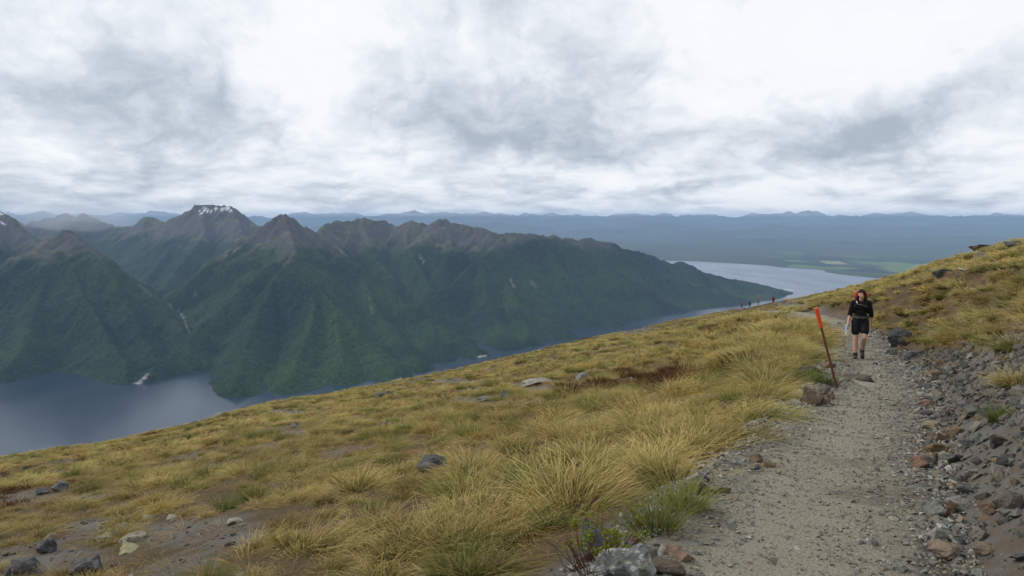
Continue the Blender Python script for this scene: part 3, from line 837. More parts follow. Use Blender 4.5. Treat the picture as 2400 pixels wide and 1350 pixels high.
rockgap = (off < 0) & (off > -1.55) & (((pyy > 11.8) & (pyy < 13.9)) | (pyy < 4.9))
keep = (RNG.random(len(x)) < prob) & (np.abs(off) > hw + clear) & ((sc < 0.35) | ((off < 0) & (pyy > 5.5) & (pyy < 11.8) & (np.abs(off) > hw + 0.12))) & ~rockgap
red = fbm(x / 6.0 + 90, y / 6.0, 4)
rustic = (red > 0.62) & (RNG.random(len(x)) < 0.7) & (r > 9)
green_pick = RNG.random(len(x)) < 0.08
z = hill_z(x, y)
size = 0.72 + 0.30 * fbm(x / 3.1 + 7, y / 3.1, 3) + RNG.normal(0, 0.17, len(x))
edge = np.exp(-((off + hw + 1.2) / 1.8) ** 2) * (r < 40)
size = np.where((off > 0) & (off < 900), size * 1.25, size)
size = np.clip(size * (1 + 0.60 * edge - 0.25 * lowleft), 0.40, 1.15 + 0.2 * edge)
size = np.where((off < 0) & (off > -4.0) & (y > 15) & (y < 36), size * 1.25, size)
size = size * np.interp(r, [0, 40, 80, 215], [1, 0.92, 0.85, 0.85])
px, py = to_px(x, y, z)
size = np.where((r > 55) & (px > 1705) & (px < 1840), size * 0.55, size)
inview = (px > -500) & (px < 2900) & (py > 450) & (py < 1700)
keep &= ~((r > 85) & (px > 1722) & (px < 1825))
keep &= inview & ~((px > 1935) & (px < 2100) & (y > 10) & (y < 19.5) & (off < 0)) & ~((px > 1885) & (px < 2100) & (y > 14.3) & (y < 19.5) & (off < 0))
heath_i = np.nonzero(keep & rustic)[0]
tus_i = np.nonzero(keep & ~rustic)[0]
size = np.where(green_pick, np.minimum(size, 0.75), size)
yaw = RNG.normal(0, 0.6, len(x))
tilt = RNG.normal(0, 0.10, (len(x), 2))
visible = (px > -60) & (px < 2460) & (py < 1440)
show = np.where(visible, size / np.maximum(y, 1.0), 0)
order = tus_i[np.argsort(-show[tus_i])]
single, mass = order[:290], order[290:]
MARKS = [(1020, 1090, "the large dark slope boulder"), (905, 996, "the blue grey upper boulder"), (1455, 1053, "the light grey grass stone"), (300, 1262, "the cream lichen rock"), (108, 1282, "the blue grey stone"),
         (1400, 1300, "the lime leaved shrub"), (1145, 1300, "the lowest spear grass"), (545, 1224, "the pale gravel patch stone"), (1903, 926, "the big brown block"), (1803, 1089, "the tan brown block"), (1632, 1142, "the mossy boulder"),
         (1937, 810, "the leaning marker pole"), (2120, 792, "the dark bank boulder"), (2020, 760, "the walker"), (50, 1335, "the dark corner slab"), (420, 1112, "the dark left slope stone"), (2203, 1052, "the yellow brown edging block"),
         (2202, 1192, "the big grey edging block"), (2214, 1260, "the broad pale slab"), (2166, 1084, "the rusty orange stone"), (2345, 960, "the large dark rubble rock"), (2380, 1180, "the dark brown edge rock"), (870, 1200, "the small spear grass"), (1366, 880, "the light grey high rock"), (1262, 897, "the long pale outcrop"), (1660, 790, "the russet low outcrop"), (1315, 990, "the mid slope spear grass")]
ORD = "nearest second third fourth fifth sixth seventh eighth ninth tenth eleventh twelfth thirteenth fourteenth fifteenth sixteenth seventeenth eighteenth nineteenth twentieth".split() + ["%d%s" % (q, {1: "st", 2: "nd", 3: "rd"}.get(q % 10, "th")) for q in range(21, 100)]
def place_labels(items):
    """items: (object, picture column, picture row, lead words); says which one each is by the landmark it stands nearest to"""
    bins = {}
    for o, a, b, lead in items:
        k = min(range(len(MARKS)), key=lambda q: (MARKS[q][0] - a) ** 2 + ((MARKS[q][1] - b) * 1.4) ** 2)
        u, v = a - MARKS[k][0], b - MARKS[k][1]
        side = ("right of" if u > 0 else "left of") if abs(u) > abs(v) * 1.2 else ("below" if v > 0 else "above")
        bins.setdefault((lead, k, side), []).append((math.hypot(u, v), o))
    for (lead, k, side), lst in bins.items():
        for n_, (_, o) in enumerate(sorted(lst, key=lambda q: q[0])):
            rank = "nearest to it" if n_ == 0 else (ORD[min(n_, 98)] + " nearest to it")
            o["label"] = "%s %s %s, %s" % (lead, side, MARKS[k][2], rank)
GRP = {"edge": "tussocks along the path edge", "slope": "tussocks on the open slope", "bank": "tussocks on the uphill bank", "green": "green sedge tufts"}
named = []
for k in single:
    if green_pick[k]:
        me, key, nm, ct = SEDGE[k % 3], "green", "sedge_tuft", "sedge"
    else:
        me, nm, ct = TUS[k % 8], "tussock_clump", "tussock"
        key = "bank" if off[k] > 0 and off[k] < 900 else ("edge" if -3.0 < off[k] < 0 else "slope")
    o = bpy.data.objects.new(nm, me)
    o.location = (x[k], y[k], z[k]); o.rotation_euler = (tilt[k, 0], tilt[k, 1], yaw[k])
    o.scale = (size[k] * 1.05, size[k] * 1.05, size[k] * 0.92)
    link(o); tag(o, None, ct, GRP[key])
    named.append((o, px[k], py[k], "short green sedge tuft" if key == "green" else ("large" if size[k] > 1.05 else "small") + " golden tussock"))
place_labels(named)
def objs_of(meshes, nm):
    return [bpy.data.objects.new("%s_shape_%02d" % (nm, i), m) for i, m in enumerate(meshes)]
c_grass = proto_collection("tussock_shapes", objs_of(TUS + TUSF + SEDGE, "a"))
mi = mass
near_lod = r[mi] < 22
idx = np.where(near_lod, mi % 8, 8 + mi % 6)
idx = np.where(green_pick[mi] & (r[mi] < 60), 14 + mi % 3, idx)
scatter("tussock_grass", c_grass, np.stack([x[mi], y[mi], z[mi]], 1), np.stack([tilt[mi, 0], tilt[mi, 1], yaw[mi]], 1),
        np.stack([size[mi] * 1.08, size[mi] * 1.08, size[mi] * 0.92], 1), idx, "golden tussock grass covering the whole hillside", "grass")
c_heath = proto_collection("heath_shapes", objs_of(HEATH, "h"))
hs = heath_i
scatter("heath_ground_cover", c_heath, np.stack([x[hs], y[hs], z[hs]], 1), np.stack([tilt[hs, 0], tilt[hs, 1], yaw[hs] * 8], 1),
        np.stack([size[hs] * 1.1] * 2 + [size[hs] * 0.8], 1), hs % 3, "low russet brown heath mats between the tussocks", "heath")
# short straw between the stones and on the litter
x2, y2 = jitter_field(0.36, 2.5, 32)
i2, o2 = path_coords(x2, y2)
s2 = scree_mask(x2, y2, o2, PC[i2, 3], PC[i2, 1])
k2 = (np.abs(o2) > PC[i2, 3] + 0.1) & (RNG.random(len(x2)) < np.where(s2 > 0.5, 0.07, 0.55))
x2, y2 = x2[k2], y2[k2]; z2 = hill_z(x2, y2)
c_dry = proto_collection("straw_shapes", objs_of(DRY, "d"))
n2 = len(x2); sz2 = 0.6 + 0.6 * RNG.random(n2)
scatter("dry_straw_grass", c_dry, np.stack([x2, y2, z2], 1), np.stack([0 * x2, 0 * x2, RNG.random(n2) * 6.28], 1), np.stack([sz2] * 3, 1),
        np.arange(n2) % 3, "thin dry straw grass lying between tussocks and stones", "grass")
# spear grass and bigger green tufts one can pick out
for (qx, qy, s_, lb) in [(1145, 1300, 0.85, "spiky green spear grass plant low on the tussock slope near the path"), (1315, 990, 0.8, "spiky green spear grass plant beside a rocky strip mid slope"),
                         (535, 1195, 0.9, "spiky green spear grass plant above a bare stony patch"), (1290, 1238, 0.8, "spiky green spear grass plant hidden in deep golden tussock"), (870, 1200, 0.7, "small spiky green spear grass plant in mid slope tussock")]:
    p = on_ground(qx, qy)
    o = bpy.data.objects.new("spear_grass", SPEAR); o.location = p; o.scale = (s_ * 0.7,) * 3; o.rotation_euler = (0, 0, qx)
    tag(link(o), lb, "plant", "spear grass plants")
for (qx, qy, s_, lb) in [(1535, 1240, 0.8, "bright green sedge tuft beside small stones at the path edge"), (1895, 893, 1.0, "green sedge tuft behind the rocks under the leaning marker pole"), (1938, 905, 0.8, "yellow green sedge tuft at the foot of the leaning marker pole"),
                         (1600, 1195, 0.8, "thin green sedge tuft next to the mossy boulder by the path"), (2345, 985, 0.55, "small green sedge tuft among dark stones on the uphill side")]:
    p = on_ground(qx, qy)
    o = bpy.data.objects.new("sedge_tuft", SEDGE[int(qx) % 3]); o.location = p; o.scale = (s_, s_, s_ * 0.9); o.rotation_euler = (0, 0, qx)
    tag(link(o), lb, "sedge", "green sedge tufts by the stones")

for (qx, qy, s_, lb) in [(2388, 815, 1.15, "shaggy golden tussock hanging over dark rubble at the right frame edge"), (2392, 900, 0.9, "dark based tussock on the rubble at the right frame edge"), (2250, 800, 1.2, "large golden tussock overhanging the rubble uphill of the walker"),
                         (2300, 790, 1.15, "broad golden tussock at the lower lip of the uphill bank"), (2345, 745, 1.1, "tall golden tussock high on the bank near the right edge"), (2215, 790, 0.95, "golden tussock beside the dark bank boulder and pale slab")]:
    p = on_ground(qx, qy)
    o = bpy.data.objects.new("tussock_clump", TUS[int(qx) % 8]); o.location = p; o.scale = (s_, s_, s_ * 0.95); o.rotation_euler = (0, 0, qx % 1.3 - 0.6)
    tag(link(o), lb, "tussock", "tussocks on the uphill bank")

# the low shrub with lime leaves and bare russet stems at the bottom of the picture
M_STEM = simple_mat("shrub_stem", (0.095, 0.040, 0.022), 0.8, 0.2, 0.4, 30)
M_LEAF = grass_mat("lime_leaf", (0.10, 0.13, 0.02), (0.17, 0.22, 0.025), (0.25, 0.30, 0.04), 0.3)
p0 = on_ground(1395, 1335)
sh = empty("low_shrub", p0); sh.scale = (0.72, 0.72, 0.72)
tag(sh, "low shrub with lime green leaves on russet stems beside boulders", "shrub")
rr = np.random.default_rng(3)
SV, SF, LV, LF = [], [], [], []
def tube(V, F, pts, rad_):
    pts = np.asarray(pts, float); b0 = len(V)
    for k, p in enumerate(pts):
        t = pts[min(k + 1, len(pts) - 1)] - pts[max(k - 1, 0)]; t /= np.linalg.norm(t) + 1e-9
        u = np.cross(t, (0.3, 0.9, 0.2)); u /= np.linalg.norm(u); v = np.cross(t, u)
        for a in range(4):
            V.append(p + (u * math.cos(a * math.pi / 2) + v * math.sin(a * math.pi / 2)) * rad_ * (1 - 0.6 * k / len(pts)))
    for k in range(len(pts) - 1):
        for a in range(4):
            F.append((b0 + k * 4 + a, b0 + k * 4 + (a + 1) % 4, b0 + k * 4 + 4 + (a + 1) % 4, b0 + k * 4 + 4 + a))
for s_ in range(95):
    a = rr.random() * 6.283; q = math.sqrt(rr.random()) * 0.20
    b = np.array((math.cos(a) * q, math.sin(a) * q, -0.04)); H = 0.14 + 0.22 * rr.random()
    d_ = np.array((math.cos(a) * 0.5, math.sin(a) * 0.5, 1.0)) + rr.normal(0, 0.25, 3)
    pts = [b + d_ * H * t + rr.normal(0, 0.012, 3) for t in (0, .35, .7, 1.0)]
    tube(SV, SF, pts, 0.0035)
    if rr.random() < 0.72 and math.cos(a - 0.7) > -0.5:
        for l_ in range(22):
            c_ = pts[3] + rr.normal(0, 0.022, 3); n_ = rr.normal(0, 1, 3); u = np.cross(n_, (0, 0, 1)); u /= np.linalg.norm(u); v = np.cross(u, n_ / np.linalg.norm(n_))
            b0 = len(LV)
            LV += [c_ - u * 0.014, c_ - v * 0.009, c_ + u * 0.014, c_ + v * 0.009]; LF.append((b0, b0 + 1, b0 + 2, b0 + 3))
link(bpy.data.objects.new("stems", mesh_np("stems", SV, SF, M_STEM)), sh)
me = mesh_np("leaves", LV, LF, M_LEAF); float_attr(me, "bt", np.random.default_rng(1).random(len(LV)))
link(bpy.data.objects.new("leaves", me), sh)["kind"] = "stuff"
# ================================================================== stones
def rock_mesh(name, seed, npts=16, sub=0, flat=1.0, mat=None, rough=0.05):
    r = np.random.default_rng(seed)
    p = r.normal(0, 1, (npts, 3)); p /= np.linalg.norm(p, axis=1)[:, None]
    p *= (0.75 + 0.5 * r.random((npts, 1))) * 0.5
    p[:, 2] *= flat
    bm = bmesh.new()
    for q in p:
        bm.verts.new(q)
    res = bmesh.ops.convex_hull(bm, input=bm.verts)
    bmesh.ops.delete(bm, geom=[v for v in bm.verts if not v.link_faces], context="VERTS")
    if sub:
        bmesh.ops.bevel(bm, geom=list(bm.edges), offset=0.03, segments=1, affect="EDGES", clamp_overlap=True)
        bmesh.ops.triangulate(bm, faces=bm.faces)
        bmesh.ops.subdivide_edges(bm, edges=list(bm.edges), cuts=sub, use_grid_fill=True)
        from mathutils import noise as mn
        for v in bm.verts:
            q = v.co * 2.2 + Vector((seed, 0, 0))
            v.co += v.co.normalized() * (mn.fractal(q, 0.9, 2.1, 4) * rough * 1.4 + mn.noise(q * 4) * rough * 0.4)
    me = bpy.data.meshes.new(name)
    bm.to_mesh(me); bm.free()
    if mat:
        me.materials.append(mat)
    return me

def stone_mat(name, use_obj_color, dim=1.0):
    m, g, out = material(name)
    oi = g.n("ShaderNodeObjectInfo")
    tc = g.n("ShaderNodeTexCoord").outputs["Object"]
    v = g.vmath("ADD", tc, g.n("ShaderNodeCombineXYZ", None, X=g.math("MULTIPLY", oi.outputs["Random"], 57.0), Y=0.0, Z=0.0).outputs[0])
    if use_obj_color:
        base = oi.outputs["Color"]
    else:
        base = g.ramp(oi.outputs["Random"], [(0.0, (0.11, 0.115, 0.11)), (0.22, (0.19, 0.19, 0.17)), (0.45, (0.27, 0.26, 0.215)), (0.62, (0.34, 0.32, 0.25)), (0.78, (0.24, 0.17, 0.11)), (0.88, (0.45, 0.43, 0.37)), (1.0, (0.14, 0.14, 0.14))])
        base = g.mix(1.0, base, (dim, dim * 1.01, dim * 1.02, 1), "MULTIPLY")
    dk = 0.42 if use_obj_color or dim < 1 else 0.66
    dark = g.mix(1.0, base, (dk, dk, dk * 1.03, 1), "MULTIPLY")
    lite = g.mix(0.35, base, (0.42, 0.41, 0.37, 1))
    n = g.noise(v, 3.5, 6, 0.65)
    c = g.mix(g.maprange(n, 0.3, 0.55), dark, base)
    c = g.mix(g.maprange(g.noise(v, 9.0, 6, 0.7), 0.52, 0.72, 0, 0.8), c, lite)
    c = g.mix(g.maprange(g.noise(v, 2.2, 4, 0.6), 0.62, 0.70, 0, 0.45), c, (0.20, 0.21, 0.13, 1))
    bs = g.n("ShaderNodeBsdfPrincipled", None, Base__Color=c, Roughness=0.88)
    bs.inputs["Specular IOR Level"].default_value = 0.25
    g.set(bs.inputs["Normal"], g.n("ShaderNodeBump", None, Height=g.noise(v, 12.0, 6, 0.7), Strength=0.55, Distance=0.08))
    g.set(out.inputs[0], bs)
    return m
M_STONE = stone_mat("weathered_stone", True)
M_PEB = stone_mat("mixed_pebbles", False, 1.08)
M_RUB = stone_mat("dark_rubble", False, 0.58)
ROCKS = [rock_mesh("rock", 100 + k, 12 + k % 5, 3, (0.75, 0.55, 0.9)[k % 3], M_STONE, 0.075) for k in range(12)]
PEBS = [rock_mesh("pebble", 200 + k, 9 + k % 4, 0, 0.7, M_PEB) for k in range(10)]
RUB = [rock_mesh("rubble", 300 + k, 12 + k % 4, 1, (0.6, 0.85)[k % 2], M_RUB, 0.03) for k in range(10)]

DARK, GREY, BROWN, RED, TAN, PALE, BLUE, MOSS = (0.055, 0.058, 0.060), (0.15, 0.152, 0.145), (0.16, 0.115, 0.075), (0.185, 0.118, 0.085), (0.25, 0.20, 0.14), (0.27, 0.255, 0.215), (0.07, 0.078, 0.088), (0.12, 0.11, 0.06)
def put_rock(qx, qy, wpx, hpx, color, label, group=None, k=None, name="rock", yaw=None, sink=0.38, tip=0.0):
    p = on_ground(qx, qy + hpx * 0.45)
    w, h = wpx * p[1] / FOC, hpx * p[1] / FOC
    k = int(qx * 7 + qy) if k is None else k
    o = bpy.data.objects.new(name, ROCKS[k % 12])
    hz = ROCKS[k % 12]["hz"]
    wx_ = ROCKS[k % 12]["wx"]
    o.scale = (w / wx_, w * 0.85 / wx_, h * 1.25 / hz)
    o.location = (p[0], p[1] + w * 0.25, p[2] + h * 1.25 * (0.5 - sink))
    o.rotation_euler = (tip, 0.12 * math.sin(qx), (qx * 0.37) % 0.7 - 0.35 if yaw is None else yaw)
    o.color = (*color, 1)
    return tag(link(o), label, "rock", group)
for m_ in ROCKS:
    co = np.array([v.co for v in m_.vertices]); m_["wx"] = float(np.ptp(co[:, 0])); m_["hz"] = float(np.ptp(co[:, 2]))

M_LICHEN, g, out = material("lichen_stone")
tc = g.n("ShaderNodeTexCoord").outputs["Object"]
c = g.mix(g.noise(tc, 5, 6, 0.7), (0.085, 0.09, 0.088, 1), (0.20, 0.205, 0.19, 1))
c = g.mix(g.maprange(g.noise(tc, 3.4, 6, 0.75), 0.50, 0.58), c, g.mix(g.noise(tc, 26, 4, 0.7), (0.27, 0.29, 0.27, 1), (0.52, 0.54, 0.52, 1)))
c = g.mix(g.maprange(g.noise(g.vmath("ADD", tc, (7, 3, 1)), 4.4, 6, 0.75), 0.55, 0.62), c, (0.20, 0.225, 0.12, 1))
bs = g.n("ShaderNodeBsdfPrincipled", None, Base__Color=c, Roughness=0.9)
g.set(bs.inputs["Normal"], g.n("ShaderNodeBump", None, Height=g.noise(tc, 14, 6, 0.75), Strength=0.8, Distance=0.06))
g.set(out.inputs[0], bs)
big_boulder = rock_mesh("rock", 131, 22, 4, 0.7, M_LICHEN, 0.10)
for a in [
    (1385, 1268, 150, 75, DARK, "charcoal boulder behind the lime leaved shrub"),
    (1462, 1330, 150, 105, (0.20, 0.215, 0.195), "large grey boulder patched with white and green lichen at the path edge"),
    (1493, 1272, 38, 36, RED, "rounded reddish brown stone next to green sedge at the path edge"),
    (1585, 1296, 58, 44, (0.28, 0.19, 0.14), "salmon pink angular stone in the rock pile at the path edge"),
    (1520, 1308, 62, 36, (0.17, 0.145, 0.12), "flat brownish grey stone between the lichen boulder and pink stone"),
    (1560, 1336, 88, 40, (0.12, 0.095, 0.07), "broad dark brown stone below the pink stone"),
    (1543, 1280, 34, 22, GREY, "small grey stone above the pink stone in the rock pile"),
    (1592, 1262, 40, 26, (0.2, 0.17, 0.13), "brownish slab leaning at the top of the rock pile"),
    (1632, 1142, 74, 56, MOSS, "mossy dark boulder half buried in grass by the path"),
    (1695, 1152, 44, 26, BROWN, "brown stone lying right beside the mossy boulder"),
    (1722, 1170, 28, 20, TAN, "small tan stone on the path edge in front of the mossy boulder"),
    (1803, 1089, 46, 22, (0.24, 0.17, 0.10), "tan brown block resting at the grassy path edge"),
    (1778, 1076, 40, 26, BROWN, "tilted brown slab tucked under overhanging tussock"),
    (1772, 1096, 24, 14, BLUE, "small blue grey stone in front of the tan block"),
    (1903, 926, 58, 54, (0.15, 0.11, 0.075), "big brown angular block below the leaning marker pole"),
    (1936, 916, 28, 28, (0.16, 0.13, 0.12), "upright grey brown stone touching the foot of the marker pole"),
    (1952, 927, 28, 24, RED, "reddish stone on the path side of the marker pole"),
    (1934, 942, 40, 20, BROWN, "low brown stone in front of the big angular block"),
    (1915, 868, 72, 24, DARK, "flat dark stone behind the leaning marker pole"),
    (1945, 858, 36, 16, RED, "reddish flat stone near the top of the pole side rocks"),
    (1893, 885, 20, 18, PALE, "small pale stone left of the flat dark stone"),
    (2120, 792, 64, 44, DARK, "dark boulder sunk in the uphill bank beside the walker"),
    (2140, 787, 40, 12, PALE, "pale slab lying on dark rubble beside the walker"),
    (2092, 824, 32, 22, (0.09, 0.09, 0.08), "dark rounded rock on the path edge just past the walker"),
    (2138, 828, 34, 24, GREY, "grey rock on the rubble next to the dark rounded rock"),
    (2056, 853, 16, 8, DARK, "small dark stone lying alone on the path near the walker"),
    (1020, 1090, 84, 46, (0.075, 0.078, 0.082), "large dark lichened boulder in the middle of the tussock slope"),
    (905, 996, 36, 22, (0.06, 0.065, 0.07), "dark blue grey boulder on the upper tussock slope"),
    (938, 988, 20, 14, BLUE, "small dark rock behind the blue grey boulder"),
    (895, 925, 50, 24, (0.11, 0.10, 0.085), "grey brown outcrop near the crest above the lake"),
    (1366, 880, 34, 22, (0.24, 0.24, 0.23), "light grey rock high on the slope below the far path"),
    (1262, 897, 84, 16, PALE, "long pale flat outcrop high on the slope"),
    (1190, 925, 60, 16, DARK, "dark low outcrop under the long pale outcrop"),
    (1140, 935, 44, 12, GREY, "low grey rock strip beside the dark low outcrop"),
    (1455, 1053, 36, 26, (0.24, 0.23, 0.22), "light grey stone peeping out of thick tussock"),
    (1110, 1228, 30, 24, GREY, "grey stone buried in tussock near the bottom of the slope"),
    (108, 1282, 52, 36, BLUE, "blue grey stone on the bare patch at the bottom of the slope"),
    (118, 1260, 36, 16, TAN, "flat tan stone behind the blue grey stone on the bare patch"),
    (300, 1262, 64, 26, (0.30, 0.275, 0.205), "cream lichen crusted rock beside a green tussock"),
    (240, 1262, 50, 18, (0.28, 0.26, 0.19), "cream lichen crusted slab next to the larger cream rock"),
    (285, 1288, 60, 26, (0.32, 0.30, 0.17), "yellowish lichen covered rock below the cream rock"),
    (545, 1224, 38, 16, (0.36, 0.34, 0.26), "pale stone on the bare gravel patch"),
    (340, 1211, 36, 8, (0.30, 0.28, 0.22), "thin pale slab above the bare gravel patch"),
    (400, 1211, 40, 8, (0.30, 0.28, 0.22), "long thin pale slab above the middle of the gravel patch"),
    (60, 1097, 20, 12, DARK, "small dark rock alone on the left upper slope"),
    (140, 1142, 46, 24, (0.13, 0.13, 0.125), "grey rock among russet heath on the left slope"),
    (85, 1152, 34, 16, BLUE, "dark blue grey rock beside the heath covered grey rock"),
    (420, 1112, 22, 12, DARK, "dark stone on the mid left slope"),
    (50, 1335, 110, 40, (0.09, 0.09, 0.088), "dark rock slab at the bottom left corner"),
    (190, 1335, 90, 40, (0.10, 0.10, 0.098), "dark rock slab near the bottom left corner beside gravel"),
    (520, 972, 18, 8, DARK, "tiny dark rock on the crest above the lake"),
    (2216, 637, 40, 22, (0.07, 0.068, 0.065), "dark boulder on the uphill tussock slope"),
    (2312, 577, 50, 18, (0.095, 0.06, 0.05), "reddish dark outcrop on the uphill skyline"),
    (2390, 572, 50, 18, DARK, "dark outcrop below the uphill skyline at the frame edge"),
    (2270, 632, 40, 8, (0.4, 0.37, 0.3), "pale flat stone on the uphill tussock slope"),
    (1660, 790, 40, 10, (0.12, 0.06, 0.04), "russet low outcrop on the slope below the far hikers"),
    (2037, 890, 92, 22, (0.13, 0.11, 0.08), "dark flat stone forming a step across the path"),
    (2030, 905, 90, 6, (0.25, 0.235, 0.185), "pale thin slab in front of the step stone"),
    (2185, 946, 50, 20, (0.21, 0.13, 0.095), "reddish stone at the top of the row edging the path"),
    (2176, 970, 46, 22, (0.085, 0.08, 0.078), "dark grey stone in the row edging the path"),
    (2203, 979, 26, 20, (0.15, 0.14, 0.14), "small grey wedge beside the dark grey edging stone"),
    (2190, 998, 46, 18, TAN, "tan flat stone below the dark grey edging stone"),
    (2246, 1008, 48, 28, (0.19, 0.13, 0.08), "brown block set outside the edging row"),
    (2208, 1026, 44, 32, (0.17, 0.108, 0.08), "red brown slanted stone in the edging row"),
    (2203, 1052, 50, 34, (0.17, 0.12, 0.065), "yellow brown block in the middle of the edging row"),
    (2166, 1084, 52, 28, (0.21, 0.125, 0.085), "rusty orange stone on the path side of the edging row"),
    (2160, 1062, 34, 18, (0.26, 0.18, 0.14), "pinkish stone above the rusty orange stone"),
    (2195, 1080, 14, 44, (0.075, 0.055, 0.045), "narrow dark slab standing against the edging row"),
    (2202, 1192, 76, 46, (0.19, 0.19, 0.17), "big grey block in the edging row near the bottom"),
    (2232, 1196, 30, 40, (0.15, 0.095, 0.06), "brown chunk leaning on the big grey block"),
    (2212, 1226, 42, 28, (0.17, 0.115, 0.06), "ochre brown stone below the big grey block"),
    (2183, 1220, 26, 14, TAN, "small tan flake beside the ochre brown stone"),
    (2214, 1260, 96, 36, (0.25, 0.24, 0.20), "broad pale slab in the edging row near the bottom"),
    (2226, 1298, 86, 36, (0.25, 0.185, 0.13), "orange tan slab below the broad pale slab"),
    (2325, 1195, 50, 32, (0.14, 0.085, 0.055), "rust brown rock on the gravel at the right side"),
    (2380, 1180, 70, 44, (0.12, 0.10, 0.085), "dark brown rock at the right frame edge"),
    (2315, 1210, 40, 24, (0.24, 0.16, 0.11), "flat orange stone on the gravel beside the rust brown rock"),
    (2300, 1265, 44, 24, (0.20, 0.18, 0.14), "grey tan stone on the gravel across from the pale slab"),
    (2320, 1300, 60, 26, (0.20, 0.15, 0.10), "low brown stone near the bottom right corner"),
    (2120, 1335, 50, 24, (0.2, 0.195, 0.18), "flat grey stone on the path at the bottom"),
    (2290, 960, 44, 26, (0.11, 0.112, 0.11), "dark grey rock on the rubble slope above the edging row"),
    (2345, 960, 60, 30, (0.085, 0.09, 0.09), "large dark rock high on the rubble slope"),
]:
    o = put_rock(*a)
    if "lichen at the path" in a[5]:
        o.data = big_boulder

# stones of the cut bank: the larger ones one by one, the rest as a loose mass
def in_scree(n, rmin=2.6, rmax=24, right_only=False):
    k = RNG.integers(10, len(PC) - 1, n)
    sgn = np.where(RNG.random(n) < (1.0 if right_only else 0.86), 1, -1)
    o = sgn * (PC[k, 3] + np.where(RNG.random(n) < 0.5, np.abs(RNG.normal(0, 1.0, n)) * 1.0, RNG.random(n) * 3.0) * np.where(sgn > 0, 1, 0.35) + 0.03)
    x = PC[k, 0] + PT[k, 1] * o; y = PC[k, 1] - PT[k, 0] * o
    i2, o2 = path_coords(x, y)
    s = scree_mask(x, y, o2, PC[i2, 3], PC[i2, 1])
    q = (s > 0.4) & (y > rmin) & (y < rmax)
    px_, py_ = to_px(x, y, hill_z(x, y))
    q &= (px_ > 900) & (px_ < 2900) & (py_ < 1700)
    return x[q], y[q]
bx_, by_ = in_scree(900, 3.0, 20, True)
cols_ = [DARK, GREY, TAN, (0.22, 0.16, 0.10), (0.10, 0.105, 0.105), (0.12, 0.12, 0.11), BROWN, (0.19, 0.18, 0.16), (0.085, 0.09, 0.092), (0.17, 0.125, 0.09), BLUE]
pp = to_px(bx_, by_, hill_z(bx_, by_))
vis = (pp[0] > 1850) & (pp[0] < 2430) & (pp[1] < 1380)
bx_, by_ = bx_[vis][:190], by_[vis][:190]
named2 = []
for k, (a, b) in enumerate(zip(bx_, by_)):
    s_ = float(np.clip(RNG.lognormal(-2.7, 0.42), 0.04, 0.20))
    c_ = cols_[int(RNG.integers(len(cols_)))]
    o = bpy.data.objects.new("rubble_rock", ROCKS[k % 12])
    o.scale = (s_ * 1.3, s_, s_ * 0.7)
    o.location = (a, b, ground(a, b) + s_ * 0.10)
    o.rotation_euler = (RNG.normal(0, 0.35), RNG.normal(0, 0.35), RNG.random() * 6.28)
    o.color = (*c_, 1)
    brown = c_[0] > c_[2] * 1.35
    tag(link(o), None, "rock", "brown rubble rocks on the bank" if brown else "grey rubble rocks on the bank")
    q_ = to_px(a, b, ground(a, b))
    named2.append((o, float(q_[0]), float(q_[1]), ("loose brown rubble rock" if brown else ("dark" if c_[0] < 0.11 else "light") + " grey rubble rock")))
place_labels(named2)
c_rub = proto_collection("rubble_shapes", objs_of(RUB, "r"))
rx_, ry_ = in_scree(26000, 2.4, 26)
n = len(rx_); s_ = np.clip(RNG.lognormal(-3.3, 0.70, n), 0.012, 0.17)
s_ = s_ * np.interp(np.hypot(rx_, ry_), [3, 12], [0.8, 1.25])
i2, o2 = path_coords(rx_, ry_); s_ = np.where(o2 < 0, s_ * 0.6, s_)
scatter("rubble", c_rub, np.stack([rx_, ry_, hill_z(rx_, ry_) + s_ * 0.12], 1), RNG.random((n, 3)) * (0.9, 0.9, 6.28), np.stack([s_ * 1.25, s_, s_ * 0.8], 1), np.arange(n) % 10,
        "loose grey stone rubble along both sides of the path", "rubble")
# gravel of the path itself
c_peb = proto_collection("pebble_shapes", objs_of(PEBS, "p"))
n = 95000
kk = (RNG.random(n) ** 1.7 * 300 + 35).astype(int)
oo = RNG.random(n) ** 0.75 * np.sign(RNG.random(n) - 0.5) * (PC[kk, 3] + 0.22)
gx_ = PC[kk, 0] + PT[kk, 1] * oo + RNG.normal(0, 0.05, n); gy_ = PC[kk, 1] - PT[kk, 0] * oo + RNG.normal(0, 0.05, n)
q = gy_ > 2.2
gx_, gy_, oo, kk = gx_[q], gy_[q], oo[q], kk[q]; n = len(gx_)
s_ = np.clip(RNG.lognormal(-4.60, 0.55, n), 0.004, 0.055) * (1 + 0.5 * (np.abs(oo) / PC[kk, 3]) ** 3) * np.interp(gy_, [3, 14], [0.9, 1.5])
scatter("gravel", c_peb, np.stack([gx_, gy_, hill_z(gx_, gy_) + 0.012 + s_ * 0.1], 1), RNG.random((n, 3)) * (0.6, 0.6, 6.28), np.stack([s_ * 1.3, s_, s_ * 0.7], 1), np.arange(n) % 10,
        "small angular gravel scattered over the path", "gravel")
